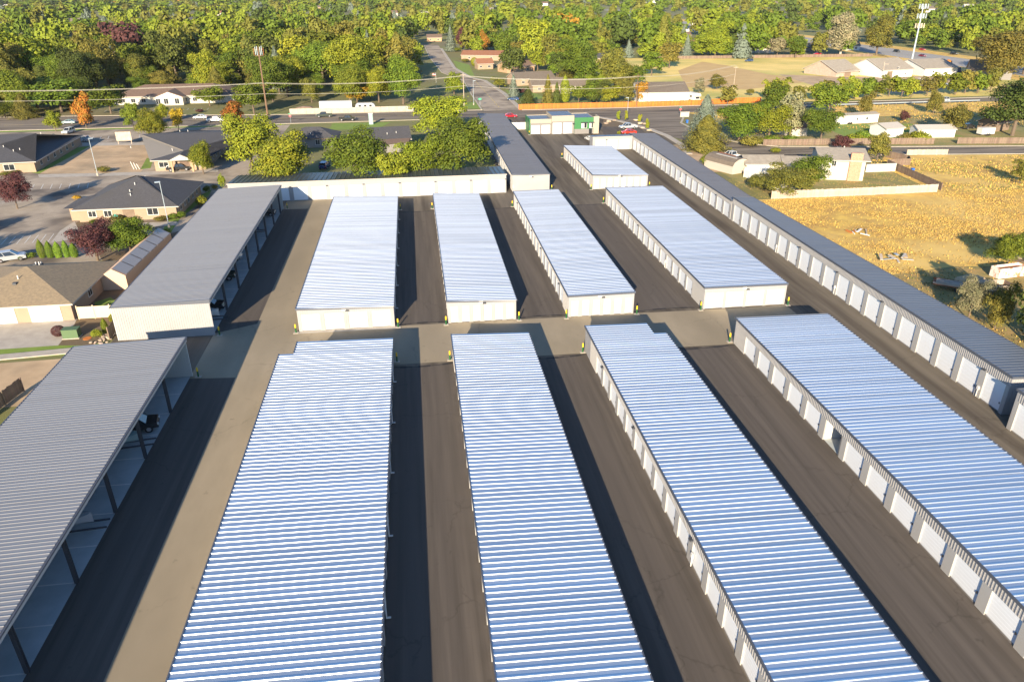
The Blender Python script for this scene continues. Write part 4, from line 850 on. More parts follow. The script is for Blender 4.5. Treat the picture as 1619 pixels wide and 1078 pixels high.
t = thing('parked_boat', 'dark covered boat left of the long white trailer', 'boat', (-41, 297, 0), 0); MB().prism([(-2.8, .7), (-2.8, 1.6), (0, 2.1), (2.6, 1.9), (3.4, 1.5), (2.6, .8)], -1.1, 1.1, 'wood_grey').build('hull', t); wheels(t, [(-1, -1), (-1, 1)])
t = thing('motor_home', 'white motor home parked between barn and pasture', 'motor home', (*G(1093, 160), .01), rad(-72))
mb = MB(); mb.prism([(-4.2, .7), (-4.2, 3.3), (3.6, 3.3), (4.3, 2.9), (4.3, 2.2), (2.7, 1.95), (2.7, .7)], -1.2, 1.2, 'white'); mb.prism([(2.7, .6), (2.7, 2.1), (3.3, 2.0), (3.9, 1.3), (4.6, 1.1), (4.6, .6)], -1.0, 1.0, 'white'); mb.build('body', t)
MB().prism([(3.33, 2.01), (3.36, 2.04), (3.93, 1.36), (3.9, 1.32)], -.85, .85, 'window_glass').build('windscreen', t)
for x in (-3, -1, 1): MB().box(x-.5, -1.23, 1.7, x+.5, -1.201, 2.4, 'window_glass').build('window', t)
for x in (-3, -1, 1): MB().box(x-.5, 1.201, 1.7, x+.5, 1.23, 2.4, 'window_glass').build('window', t)
wheels(t, [(-2.2, -1), (-2.2, 1), (3.6, -1), (3.6, 1)], .4)
t = thing('flatbed_trailer', 'black flatbed trailer with rails hitched behind the white pickup', 'trailer', (*G(1171, 261), .01), rad(110)); mb = MB(); mb.box(-2.4, -1.1, .6, 2.4, 1.1, .72, 'black'); mb.box(-2.4, -1.1, .72, -2.3, 1.1, 1.3, 'black'); mb.box(-2.3, -1.1, 1.1, 2.3, -1.04, 1.2, 'steel_dark'); mb.box(-2.3, 1.04, 1.1, 2.3, 1.1, 1.2, 'steel_dark'); mb.build('deck', t); wheels(t, [(-.6, -1.15), (.4, -1.15), (-.6, 1.15), (.4, 1.15)])
t = thing('utility_trailer', 'old flatbed trailer loaded with wood beside the right hand row', 'trailer', (*G(1510, 458), .0), rad(-38)); mb = MB(); mb.box(-3.2, -1.2, .7, 3.2, 1.2, .85, 'rust'); mb.box(-3.2, -1.2, .85, 3.2, -1.1, 1.1, 'wood_pale'); mb.box(-3.2, 1.1, .85, 3.2, 1.2, 1.1, 'rust'); mb.build('deck', t)
for k in range(6): MB().box(-2.8, -.9+k*.3, .86, 2.0+rnd.random(), -.7+k*.3, .95+.1*(k % 3), 'wood_pale').build('plank', t)
wheels(t, [(.3, -1.3), (1.3, -1.3), (.3, 1.3), (1.3, 1.3)], .42)
t = thing('dump_trailer', 'empty dark dump trailer with pale rim in the weedy patch', 'trailer', (*G(1562, 462), .0), rad(-4)); mb = MB(); mb.box(-3.1, -1.3, .6, 3.1, 1.3, .7, 'black'); mb.box(-3.1, -1.3, .7, 3.1, -1.18, 1.5, 'wood_pale'); mb.box(-3.1, 1.18, .7, 3.1, 1.3, 1.5, 'wood_pale'); mb.box(-3.1, -1.18, .7, -3, 1.18, 1.5, 'wood_grey'); mb.box(3, -1.18, .7, 3.1, 1.18, 1.5, 'wood_grey'); mb.build('bed', t); wheels(t, [(-1.5, -1.35), (-.6, -1.35)], .4)
t = thing('soil_heap', 'brown heap of cut brush and soil on the old trailer', 'heap', (*G(1532, 452), .9)); mb = MB()
n = 18; v = [(0, 0, 1.0)]; f = []
for r_i, (rr, zz) in enumerate(((.8, .75), (1.5, .4), (2.0, 0))):
    for k in range(n): a = 2*math.pi*k/n; q = rr*rnd.uniform(.85, 1.15); v.append((q*math.cos(a)*1.4, q*math.sin(a)*.8, zz*rnd.uniform(.8, 1.2)))
f = [(0, 1+k, 1+(k+1) % n) for k in range(n)]+[(1+r_*n+k, 1+(r_+1)*n+k, 1+(r_+1)*n+(k+1) % n, 1+r_*n+(k+1) % n) for r_ in range(2) for k in range(n)]
mb.add(v, f, 'dirt').build('mound', t)
t = thing('waste_container', 'rust streaked white steel container in the weedy patch', 'container', (*G(1592, 436), 0), rad(8)); mb = MB(); mb.box(-2.7, -.9, .05, 2.7, -.8, 1.7, 'rusty_white'); mb.box(-2.7, .8, .05, 2.7, .9, 1.7, 'rusty_white'); mb.box(-2.7, -.8, .05, -2.6, .8, 1.7, 'rusty_white'); mb.box(2.6, -.8, .05, 2.7, .8, 1.7, 'rusty_white'); mb.box(-2.6, -.8, 1.2, 2.6, .8, 1.3, 'rust'); mb.build('body', t)
for x in (-1.4, 0, 1.4): MB().box(x-.06, -.96, .05, x+.06, -.901, 1.7, 'rusty_white').build('rib', t)
for (px, py, lab, k) in [(1557, 214, 'small white cargo trailer by the right hand fence', 3), (1340, 196, 'white lumber rack beside the mobile home', 2)]:
    t = thing('cargo_trailer', lab, 'trailer', (*G(px, py), 0), rad(5)); MB().box(-2.3, -1.1, .5, 2.3, 1.1, 2.3, 'white').build('body', t); wheels(t, [(-.3, -1.15), (.5, -1.15)])
def boat(x, y, rz, label, c='car_white'):
    t = thing('motor_boat', label, 'boat', (x, y, .03), rad(rz)); mb = MB(); n = 9
    sec = []
    for i in range(n):
        u = i/(n-1); X = -3.2+6.4*u; hw = 1.15*(1-max(0, (u-.45)/.55)**2.2)+.03; sec.append((X, hw, 1.5+.25*u, .65+.35*max(0, u-.6)))
    v = []; 
    for X, hw, zt, zk in sec: v += [(X, -hw, zt), (X, -hw*.75, (zt+zk)/2-.1), (X, 0, zk), (X, hw*.75, (zt+zk)/2-.1), (X, hw, zt), (X, 0, zt-.25 if X < 0 else zt+.08)]
    f = []
    for i in range(n-1):
        for j in range(6): a = i*6+j; b = i*6+(j+1) % 6; f.append((a, b, b+6, a+6))
    f.append((0, 1, 2, 3, 4, 5)); mb.add(v, f, c).build('hull', t)
    MB().box(-3.6, -.25, .9, -3.2, .25, 1.9, 'black').build('outboard', t); MB().box(.2, -.8, 1.6, .35, .8, 2.1, 'window_glass').build('windscreen', t)
    MB().box(-3, -.6, .35, 4.3, -.5, .5, 'steel_dark').box(-3, .5, .35, 4.3, .6, .5, 'steel_dark').build('trailer_frame', t); wheels(t, [(-1, -.95), (-1, .95)], .33)
boat(-32.8, 68.0, 8, 'white motor boat on its trailer under the nearest carport', 'car_teal'); boat(-33, 55.2, 5, 'second boat on a trailer further under the nearest carport', 'car_silver'); boat(-32.2, 100.4, 0, 'white boat just inside the pale walled carport')
boat(-34, 142, 4, 'dark hulled boat under the rear carport near its far end', 'car_blue')

# ------------------------------------------------------------------ poles, wires, signs
def pole(name, label, x, y, h, r, m='pole_wood', cat='utility pole', arms=(), lean=(0, 0)):
    t = thing(name, label, cat, (x, y, 0)); MB().tube((0, 0, 0), (lean[0], lean[1], h), r, r*.6, n=10, m=m).build('pole', t)
    for z, wd in arms: MB().box(-wd/2, -.08, z, wd/2, .08, z+.16, m).build('cross_arm', t)
    return t
t = pole('utility_pole', 'tall brown wooden pole crowded with antennas beside the main road', -53.4, 291.0, 23.5, .34, arms=((10.5, 2.6), (20.5, 3.0), (22.6, 3.4)))
for k in range(7): MB().box(-1.7+k*.55, -.15, 20.7+(k % 2)*.2, -1.55+k*.55, .05, 23.2+(k % 3)*.3, 'pole_steel' if k % 3 else 'rust').build('antenna', t)
pole('utility_pole', 'grey utility pole at the side street corner', 20, 301.5, 12.5, .17, 'wood_pale', arms=((11.5, 2.2),)); pole('utility_pole', 'brown utility pole in front of the white metal barn', 85.4, 286.9, 12.3, .17, arms=((11.4, 2.2),))
pole('utility_pole', 'thin wooden pole left of the white metal barn wall', 90.5, 289.9, 8, .1)
pole('utility_pole', 'leaning wooden pole standing in front of the middle barn', 198, 306, 13, .17, 'wood_pale', arms=((12, 2.2),), lean=(-1.0, 0)); pole('utility_pole', 'thin pole at the brown end of the pasture', 139, 322, 11, .14, 'wood_pale', arms=((10.3, 2.2),))
pole('utility_pole', 'utility pole beyond the left edge beside the main road', -190, 295, 13, .18, arms=((11.5, 2.4),))
def wire(p, q, sag, label, r=.045):
    p = Vector(p); q = Vector(q); n = 22; mb = MB(); pts = []
    for i in range(n+1): u = i/n; v = p.lerp(q, u); v.z -= sag*4*u*(1-u); pts.append(v-p)
    for a, b in zip(pts, pts[1:]): mb.tube(a, b, r, n=5, m='cable', cap=False)
    o = mb.build('power_line', None, p); tag(o, label, 'power line', 'power lines above the main road')
A = [(-190, 295), (-53.4, 291), (20, 301.5), (85.4, 286.9), (139, 322)]
nm = ['left of the antenna pole', 'between the antenna pole and the corner pole', 'between the corner pole and the barn pole', 'running right from the barn pole']
for i in range(4):
    for (h0, h1, txt) in ((11.3, 11.3, 'upper front'), (11.3, 11.3, 'upper rear'), (7.6, 7.6, 'lower')):
        dy = {'upper front': -1.0, 'upper rear': 1.0, 'lower': -.1}[txt]
        wire((A[i][0], A[i][1]+dy, h0), (A[i+1][0], A[i+1][1]+dy, h1), 1.3 if txt != 'lower' else 1.0, txt+' wire '+nm[i])
def lamp(x, y, h, label, az=90):
    t = thing('lamp_post', label, 'lamp post', (x, y, 0), rad(az)); MB().tube((0, 0, 0), (0, 0, .7), .25, n=12, m='concrete').build('base', t); MB().tube((0, 0, .7), (0, 0, h), .08, .06, n=8, m='pole_steel').build('pole', t)
    MB().box(-.1, -.25, h, .9, .25, h+.18, 'pole_steel').build('lamp_head', t)
lamp(-80, 198, 9.1, 'slim grey lamp post at the edge of the dry vacant lot', 30); lamp(-49.2, 148.6, 9.0, 'slim grey lamp post in front of the tan office with hip roof', 200)
lamp(75, 262, 7, 'dark lamp post behind the green office parking', 180); lamp(24, 304, 9, 'lamp post at the side street corner near the flag', 0)
t = thing('tall_mast', 'very tall leaning looking grey mast with three tiers of floodlights', 'mast', (286.8, 419.7, 0)); MB().tube((0, 0, 0), (0, 0, 31), .6, .26, n=14, m='pole_steel').build('pole', t)
for z in (20.5, 25.5, 30.5):
    MB().box(-2.6, -.1, z, 2.6, .1, z+.15, 'pole_steel').box(-.1, -1.6, z, .1, 1.6, z+.15, 'pole_steel').build('platform', t)
    for k in range(6): MB().box(-2.6+k*.95, -.9 if k % 2 else -.3, z-.9, -2.1+k*.95, -.5 if k % 2 else .1, z+1.6, 'wood_pale' if z < 22 else 'pole_steel').build('panel', t)
t = thing('flag_pole', 'white flag pole with small flag by the side street corner', 'flag pole', (*G(690, 141), 0)); MB().tube((0, 0, 0), (0, 0, 7), .05, n=6, m='white').build('pole', t)
mb = MB()
for k in range(5): mb.box(-1.5, -.02, 5.9+k*.18, -.05, .02, 6.07+k*.18, 'sign_red' if k % 2 == 0 else 'white')
mb.box(-.65, -.035, 6.4, -.05, .035, 6.81, 'car_blue'); mb.build('flag', t)
def text(s, par, loc, size, m, rot=(math.pi/2, 0, 0)):
    c = bpy.data.curves.new('lettering', 'FONT'); c.body = s; c.size = size; c.align_x = 'CENTER'; c.align_y = 'CENTER'; c.extrude = .01
    tmp = bpy.data.objects.new('lettering', c); COL.objects.link(tmp); dg = bpy.context.evaluated_depsgraph_get(); me = bpy.data.meshes.new_from_object(tmp.evaluated_get(dg)); bpy.data.objects.remove(tmp)
    me.materials.clear(); me.materials.append(MATS[m]); return link('lettering', me, par, loc, rot)
def stop(px, py, label, h=3.2):
    t = thing('stop_sign', label, 'sign', (*G(px, py), 0)); MB().tube((0, 0, 0), (0, 0, h), .04, n=6, m='pole_steel').build('post', t)
    v = [(.42*math.cos(a), y, .42*math.sin(a)+h-.8) for y in (-.06, -.04) for a in [rad(22.5+45*k) for k in range(8)]]
    p = MB().add(v, [tuple(range(8)), tuple(range(15, 7, -1))]+[(k, 8+k, 8+(k+1) % 8, (k+1) % 8) for k in range(8)], 'sign_red').build('panel', t); text('STOP', p, (0, -.075, h-.8), .28, 'sign_white')
    MB().box(-.5, -.03, h-.2, .5, .03, h+.05, 'sign_green').build('street_sign', t)
stop(460, 195, 'stop sign with green street sign at the near side of the main road'); stop(1075, 184, 'stop sign with green street sign at the cross road corner')
t = thing('street_sign', 'green and white street sign at the side street corner', 'sign', (*G(759, 168), 0)); MB().tube((0, 0, 0), (0, 0, 3), .05, n=6, m='pole_steel').build('post', t); MB().box(-.6, -.03, 2.3, .6, .03, 3, 'sign_green').build('panel', t)
t = thing('site_sign', 'big blank plywood sign on two posts in the vacant lot', 'sign', (*G(198, 228), 0)); MB().box(-2.2, -.06, 1.0, 2.2, .06, 3.6, 'wood_pale').build('panel', t)
for x in (-1.9, 1.9): MB().box(x-.1, .061, 0, x+.1, .2, 3.6, 'wood_pale').build('post', t)
t = thing('post_marker', 'white leaning marker posts at the lower corner of the vacant lot', 'marker', (*G(212, 268), 0))
for k in range(3): MB().bar((k*.7, 0, 0), (k*.7-.5, 0, 2.0-k*.3), .12, .12, 'white').build('post', t)
t = thing('pylon_sign', 'pale blue blank pylon sign at the near side of the main road', 'sign', (*G(587, 197), 0)); MB().box(-.7, -.2, 0, .7, .2, 3.6, 'car_teal').build('panel', t); MB().box(-.8, -.25, 3.6, .8, .25, 3.75, 'white').build('cap', t)
# utility box, manhole, rocks, bins
t = thing('transformer_box', 'green metal transformer box beside the round plum shrub', 'utility box', (*G(115, 533), 0)); MB().box(-1.0, -.6, .12, 1.0, .6, 1.25, 'dull_green').build('cabinet', t); MB().box(-1.1, -.7, 0, 1.1, .7, .119, 'concrete').build('base', t); MB().box(-1.04, -.64, 1.25, 1.04, .64, 1.33, 'dull_green').build('lid', t)
t = thing('manhole_cover', 'round orange manhole cover in the mulch bed', 'manhole cover', (*G(138, 535), .01)); MB().tube((0, 0, 0), (0, 0, .04), .55, n=20, m='wood_orange').build('lid', t)
rk = []
for s_ in range(3):
    mb = MB(); v = []; n = 6
    for zz, rr in ((0, .9), (.35, 1.0), (.7, .6)):
        for k in range(n): a = 2*math.pi*k/n; q = rr*rnd.uniform(.75, 1.15); v.append((q*math.cos(a), q*math.sin(a), zz))
    f = [(r_*n+k, r_*n+(k+1) % n, (r_+1)*n+(k+1) % n, (r_+1)*n+k) for r_ in range(2) for k in range(n)]+[tuple(range(2*n, 3*n))]
    rk.append(mb.add(v, f, 'rock').mesh('boulder'))
t = thing('rock_bed', 'strip of pale boulders between mulch bed and carport', 'rock bed', (*G(175, 530), 0)); a = Vector((*G(157, 541), 0)); b = Vector((*G(187, 520), 0)); o0 = Vector(t.location)
for k in range(70):
    u = rnd.random(); p = a.lerp(b, u)-o0+Vector((rnd.gauss(0, .5), rnd.gauss(0, .5), .02)); sc = rnd.uniform(.12, .32); link('rock', rk[k % 3], t, p, (0, 0, rnd.uniform(0, 6)), (sc, sc, sc))
for k, (px, py) in enumerate([(962, 193), (972, 191), (1005, 191), (1012, 196), (1016, 203), (1020, 197), (958, 196), (1026, 207)]):
    sc = rnd.uniform(.5, .9); o = link('boulder', rk[k % 3], None, (*G(px, py), .02), rnd.uniform(0, 6), (sc*1.4, sc, sc)); tag(o, 'tan landscape boulder in the mulch bed behind the green office', 'boulder', 'tan boulders in the office garden')
for px, py, lab, m in [(1086, 195, 'blue wheeled bin at the cross road corner', 'bin_blue'), (1209, 264, 'blue bin standing beside the white bungalow', 'bin_blue'), (1442, 273, 'blue tub lying in the dry field by the board fence', 'bin_blue'), (1081, 226, 'dark bin by the pavement near the reddish pine', 'black')]:
    t = thing('wheeled_bin', lab, 'bin', (*G(px, py), 0)); MB().prism([(-.25, .05), (-.34, 1.0), (.34, 1.0), (.25, .05)], -.35, .35, m).build('body', t); MB().box(-.37, -.38, 1.0, .37, .38, 1.08, m).build('lid', t)
t = thing('green_bench', 'teal disc sign in the shrubs before the tan office', 'sign', (*G(185, 352), 0)); t.name = 'round_sign'; MB().tube((0, 0, 0), (0, 0, 1), .04, n=6, m='pole_steel').build('post', t); MB().tube((0, -.05, 1.3), (0, 0, 1.3), .45, n=18, m='teal').build('panel', t)
t = thing('corner_monument', 'white subdivision stone beside the stop sign on the corner', 'stone', (*G(1082, 185), 0)); MB().box(-1.6, -.3, 0, 1.6, .3, 1.6, 'offwhite').build('block', t); MB().box(-1.7, -.4, 1.6, 1.7, .4, 1.75, 'concrete').build('coping', t)
def debris(px, py, lab, m, n=9):
    t = thing('scrap_pile', lab, 'scrap pile', (*G(px, py), 0))
    for k in range(n):
        a = rnd.uniform(0, 3.1); L_ = rnd.uniform(.8, 2.6); x, y = rnd.gauss(0, 1.3), rnd.gauss(0, .9); d = Vector((math.cos(a), math.sin(a), rnd.uniform(0, .15)))*L_/2; c = Vector((x, y, .12+.06*k)); MB().bar(c-d, c+d, rnd.uniform(.15, .6), .08, m[k % len(m)]).build('board', t)
debris(1410, 408, 'pile of white and silver scrap beside the blue grey row', ['offwhite', 'pole_steel', 'wood_pale'], 9); debris(1356, 368, 'small scatter of pale boards in the dry field', ['white', 'wood_orange', 'wood_pale'], 7)
debris(1605, 415, 'heap of grey timber behind the rusty container', ['wood_pale', 'wood_grey'], 16); debris(1460, 127, 'jumble of parts in front of the barns', ['white', 'pole_steel', 'rust'], 14); debris(1310, 276, 'clutter of garden things behind the white house', ['white', 'teal', 'wood_pale'], 10)
debris(1500, 135, 'second jumble of parts right of the barns', ['white', 'pole_steel', 'car_blue'], 12); debris(1420, 98, 'row of scrap metal behind the middle barn', ['pole_steel', 'car_blue', 'rust'], 14); debris(1365, 98, 'red and white pens beside the left barn', ['rust', 'wood_pale'], 14)
for k, (px, py, lab) in enumerate([(1508, 118, 'blue grey machinery piled beside the grey farmhouse'), (1495, 107, 'dark machinery right of the white barn')]):
    t = thing('farm_machine', lab, 'machine', (*G(px, py), 0)); MB().prism([(-4, .6), (-4, 2.2), (-1, 2.6), (-1, 3.6), (2, 3.6), (2.4, 2.0), (4, 1.8), (4, .6)], -1.5, 1.5, 'car_blue' if k == 0 else 'black').build('body', t); wheels(t, [(-2.6, -1.6), (2.6, -1.6), (-2.6, 1.6), (2.6, 1.6)], .8)
t = thing('oil_tank', 'small orange red tank by the right hand barn', 'tank', (*G(1497, 108), 0)); MB().tube((0, 0, .3), (0, 0, 4), 1.3, n=14, m='wood_orange').build('body', t); MB().tube((0, 0, 4), (0, 0, 4.5), 1.3, .3, n=14, m='wood_orange').build('top', t)

# ------------------------------------------------------------------ trees
def crown_np(kind, seed, n, leaf):
    g = np.random.default_rng(seed)
    if kind == 'round': lob = [(0, 0, .6, .34), (0, 0, .4, .3)]+[(.33*math.cos(a)*q, .33*math.sin(a)*q, z, r) for a, q, z, r in zip(g.uniform(0, 6.28, 18), g.uniform(.3, 1.15, 18), g.uniform(.2, .86, 18), g.uniform(.09, .2, 18))]
    elif kind == 'tall': lob = [(0, 0, .58, .27), (0, 0, .36, .3)]+[(.24*math.cos(a)*q, .24*math.sin(a)*q, z, r) for a, q, z, r in zip(g.uniform(0, 6.28, 15), g.uniform(.4, 1.25, 15), g.uniform(.16, .86, 15), g.uniform(.12, .2, 15))]
    elif kind == 'spread': lob = [(0, 0, .6, .34), (0, 0, .42, .3)]+[(.38*math.cos(a)*q, .38*math.sin(a)*q, z, r) for a, q, z, r in zip(g.uniform(0, 6.28, 22), g.uniform(.4, 1.05, 22), g.uniform(.26, .82, 22), g.uniform(.11, .19, 22))]
    else: lob = []
    P = []; D = []
    if lob:
        lob = np.array(lob); wt = lob[:, 3]**2; idx = g.choice(len(lob), n, p=wt/wt.sum())
        d = g.normal(size=(n, 3)); d /= np.linalg.norm(d, axis=1)[:, None]; d[:, 2] = np.where(d[:, 2] < -.25, -d[:, 2], d[:, 2])
        rr = lob[idx, 3]*(g.uniform(.62, 1.08, n)); zs = np.array([1, 1, .95 if kind != 'tall' else 1.1])
        P = lob[idx, :3]+d*rr[:, None]*zs; D = d
        # sprigs sticking out
        s = g.random(n) < .08; P[s] += d[s]*.05
    elif kind in ('cone', 'column', 'shaggy'):
        z = g.uniform(.04, 1, n)**(1.25 if kind != 'column' else 1); a = g.uniform(0, 6.28, n)
        if kind == 'cone': r = (1-z)*.48*(1-.25*(np.sin(z*60) > 0))*g.uniform(.55, 1.05, n)+.01
        elif kind == 'shaggy': r = (1-z)**.8*.5*(.75+.25*np.sin(a*5+z*17))*g.uniform(.4, 1.1, n)+.01
        else: r = .46*np.sqrt(np.clip(1-(2*z-.85)**2*.8, .02, 1))*(1-z**6)*g.uniform(.7, 1.05, n)
        P = np.stack([r*np.cos(a), r*np.sin(a), z], 1); D = np.stack([np.cos(a), np.sin(a), np.full(n, .5)], 1)
    elif kind == 'shrub':
        lb = np.array([(.25*math.cos(a), .25*math.sin(a), .42, .3) for a in g.uniform(0, 6.28, 6)]+[(0, 0, .5, .42)]); idx = g.choice(len(lb), n)
        d = g.normal(size=(n, 3)); d /= np.linalg.norm(d, axis=1)[:, None]; d[:, 2] = np.abs(d[:, 2])*np.where(g.random(n) < .8, 1, -1)
        P = lb[idx, :3]+d*lb[idx, 3:4]*g.uniform(.7, 1.1, n)[:, None]; P[:, 2] = np.clip(P[:, 2], 0.02, None); D = d
    elif kind == 'ball':
        d = g.normal(size=(n, 3)); d /= np.linalg.norm(d, axis=1)[:, None]; P = np.array([0, 0, .5])+d*np.array([.5, .5, .5])*g.uniform(.88, 1.02, n)[:, None]; D = d
    nn = D+g.normal(size=(n, 3))*.42; nn /= np.linalg.norm(nn, axis=1)[:, None]
    t1 = np.cross(nn, g.normal(size=(n, 3))); t1 /= np.linalg.norm(t1, axis=1)[:, None]+1e-9; t2 = np.cross(nn, t1)
    s = leaf*g.uniform(.6, 1.35, n)[:, None]
    asp = g.uniform(.6, 1.2, n)[:, None]
    q = np.stack([P-t1*s-t2*s*asp*.6, P+t1*s*.7-t2*s*asp, P+t1*s+t2*s*asp*.7, P-t1*s*.6+t2*s*asp], 1)
    return q.reshape(-1, 3)
def quads_mesh(name, V_, m, fidx=None, mats=None):
    n = len(V_)//4; me = bpy.data.meshes.new(name); me.vertices.add(len(V_)); me.vertices.foreach_set('co', np.ascontiguousarray(V_, dtype=np.float32).ravel())
    me.loops.add(len(V_)); me.loops.foreach_set('vertex_index', np.arange(len(V_), dtype=np.int32)); me.polygons.add(n); me.polygons.foreach_set('loop_start', np.arange(0, len(V_), 4, dtype=np.int32))
    try: me.polygons.foreach_set('loop_total', np.full(n, 4, dtype=np.int32))
    except Exception: pass
    for mm in (mats or [m]): me.materials.append(MATS[mm])
    if fidx is not None: me.polygons.foreach_set('material_index', fidx.astype(np.int32))
    me.update(); me.validate(); return me
CM = {}
def crown(kind, seed, leafm, res):
    k = (kind, seed, leafm, res)
    if k not in CM:
        n, lf = {'hi': (13000, .0112), 'mid': (4200, .0195), 'lo': (1100, .038)}[res]
        if kind in ('ball', 'column', 'shrub', 'cone') and res == 'hi': n, lf = 3500, .024
        CM[k] = quads_mesh('crown', crown_np(kind, seed*17+hash(kind) % 7 if False else seed*17+len(kind), n, lf), 'leaf_'+leafm)
    return CM[k]
TR = {}
def trunk_mesh(kind, pale=False):
    k = (kind, pale)
    if k not in TR:
        mb = MB(); m = 'bark_pale' if pale else 'bark'
        mb.tube((0, 0, -.01), (.005, 0, .32), .024, .018, n=8, m=m, cap=False); mb.tube((.005, 0, .32), (0, .01, .78), .018, .005, n=7, m=m, cap=False)
        if kind not in ('cone', 'column', 'shaggy', 'ball'):
            g = random.Random(3)
            for i in range(7):
                a = i*.9+g.random()*.4; z = .26+.06*i; mb.tube((0, 0, z), (.27*math.cos(a), .27*math.sin(a), z+.22), .010, .003, n=5, m=m, cap=False)
        TR[k] = mb.mesh('trunk')
    return TR[k]
TREES = []
def tree(x, y, h, wd, shape='round', leafm='green', label=None, group=None, res='mid', seed=None, pale=False, name=None, cat='tree', z=0):
    seed = rnd.randrange(5) if seed is None else seed
    t = thing(name or {'cone': 'spruce_tree', 'column': 'columnar_cypress', 'shrub': 'shrub', 'ball': 'shrub'}.get(shape, 'leafy_tree'), label, 'shrub' if shape in ('shrub', 'ball') else cat, (x, y, z), rnd.uniform(0, 6.28), group)
    sc = (wd*rnd.uniform(.92, 1.1), wd*rnd.uniform(.85, 1.05), h)
    link('crown', crown(shape, seed, leafm, res), t, (0, 0, 0), 0, sc)
    if shape not in ('shrub', 'ball'): link('trunk', trunk_mesh(shape, pale), t, (0, 0, 0), 0, (max(wd, h*.6), max(wd, h*.6), h))
    TREES.append((x, y, wd)); return t
def T(px, py, top, wpx, shape, leafm, label=None, group=None, res='mid', **k):
    """tree with foot at photo point (px,py), crown top at photo row `top`, crown width wpx photo pixels"""
    x, y = G(px, py); dist = math.sqrt(x*x+y*y+CAM_H**2)
    F = CF.x*x+CF.y*y-CF.z*CAM_H
    wd = wpx*F/FPX
    lo, hi = .1, 60.0
    for _ in range(30):
        mz = (lo+hi)/2; d = Vector((x, y, mz-CAM_H)); row_ = 539-FPX*d.dot(CU)/d.dot(CF)
        if row_ > top: lo = mz
        else: hi = mz
    return tree(x, y, lo, wd, shape, leafm, label, group, res, **k)
# near trees in the middle
T(400, 272, 180, 104, 'round', 'bright', 'broad bright green tree between road and long beige row, leftmost of that cluster', res='hi')
T(372, 205, 160, 52, 'tall', 'orange', 'green tree turning rusty orange beside the main road', res='mid')
T(452, 294, 202, 112, 'tall', 'yellow', 'yellow green drooping tree second in the cluster behind the beige row', res='hi')
T(567, 296, 202, 118, 'round', 'green', 'loose mid green tree in the middle of the cluster behind the beige row', res='hi')
T(664, 290, 218, 88, 'round', 'bright', 'bright green low tree left of the large dark green pair', res='hi')
T(728, 280, 186, 112, 'round', 'green', 'large round green tree beside the grey row', res='hi')
T(697, 218, 148, 108, 'round', 'bright', 'large yellow green tree in front of the main road', res='hi')
T(626, 300, 236, 60, 'round', 'bright', 'low bright tree filling the gap behind the long beige row', res='mid'); T(752, 252, 205, 50, 'round', 'green', 'green tree tucked against the grey row wall', res='mid')
T(322, 275, 222, 52, 'tall', 'bright', 'young bright green tree beside the gabled portico office', res='hi')
T(246, 222, 170, 60, 'tall', 'yellow', 'yellow green tree on the island in the upper parking lot', res='hi')
T(283, 206, 170, 26, 'round', 'gold', 'small golden orange tree beside the main road')
T(212, 205, 162, 34, 'round', 'green', 'compact green street tree right of the orange topped one'); T(137, 203, 146, 38, 'tall', 'orange', 'red and orange topped street tree on the left'); T(89, 208, 174, 32, 'tall', 'bright', 'small bright street tree near the teal car')
T(258, 195, 165, 32, 'tall', 'bright', 'bright slim tree behind the parking lot island tree'); T(60, 172, 122, 90, 'spread', 'green', 'broad green tree beyond the road at the left driveway'); T(98, 178, 122, 90, 'spread', 'green', 'broad green tree shading the far pavement on the left')
T(176, 180, 134, 64, 'spread', 'green', 'spreading green tree left of the brown roofed hall'); T(332, 168, 136, 50, 'spread', 'green', 'round headed green tree in front of the brown roofed hall'); T(402, 180, 128, 64, 'spread', 'green', 'green tree right of the brown roofed hall')
T(28, 330, 272, 52, 'spread', 'plum', 'small plum leaved tree on a lot island', res='hi'); T(155, 412, 350, 92, 'round', 'plum', 'dark plum leaved tree behind the tan roofed house', res='hi'); T(208, 402, 338, 92, 'tall', 'green', 'loose green tree right of the dark plum tree', res='hi')
for i, (px, py, top) in enumerate([(68, 408, 378), (81, 408, 380), (94, 408, 381), (107, 407, 379), (119, 407, 383)]):
    T(px, py, top, 13, 'column', 'cypress', ['leftmost', 'second from left', 'middle', 'fourth from left', 'rightmost'][i]+' slim bright green cypress in the hedge row of five', res='mid')
T(94, 531, 515, 20, 'ball', 'plum', 'round plum shrub beside the green transformer box', res='mid'); T(154, 534, 519, 18, 'shrub', 'bright', 'tufted green shrub in the mulch bed', res='mid'); T(168, 527, 502, 13, 'column', 'green', 'small upright evergreen against the pale carport wall'); T(178, 508, 496, 10, 'column', 'bright', 'tiny evergreen at the end of the tan fence')
for i, (px, py, top, wd, c) in enumerate([(165, 272, 262, 22, 'olive'), (256, 350, 340, 20, 'olive'), (274, 347, 336, 14, 'green'), (287, 345, 333, 14, 'green'), (203, 352, 343, 16, 'bright'), (185, 352, 338, 24, 'olive'), (150, 354, 346, 16, 'green'), (320, 325, 308, 20, 'bright'), (328, 305, 292, 14, 'green'), (338, 300, 291, 14, 'olive'), (352, 298, 272, 11, 'bright'), (122, 316, 308, 13, 'gold'), (35, 410, 400, 20, 'green'), (50, 408, 398, 16, 'green'), (10, 278, 270, 18, 'olive'), (25, 274, 268, 18, 'bright'), (265, 375, 360, 20, 'bright'), (316, 178, 172, 12, 'plum')]):
    T(px, py, top, wd, 'shrub', c, 'low garden shrub around the tan office buildings', 'garden shrubs around the tan offices', res='lo')
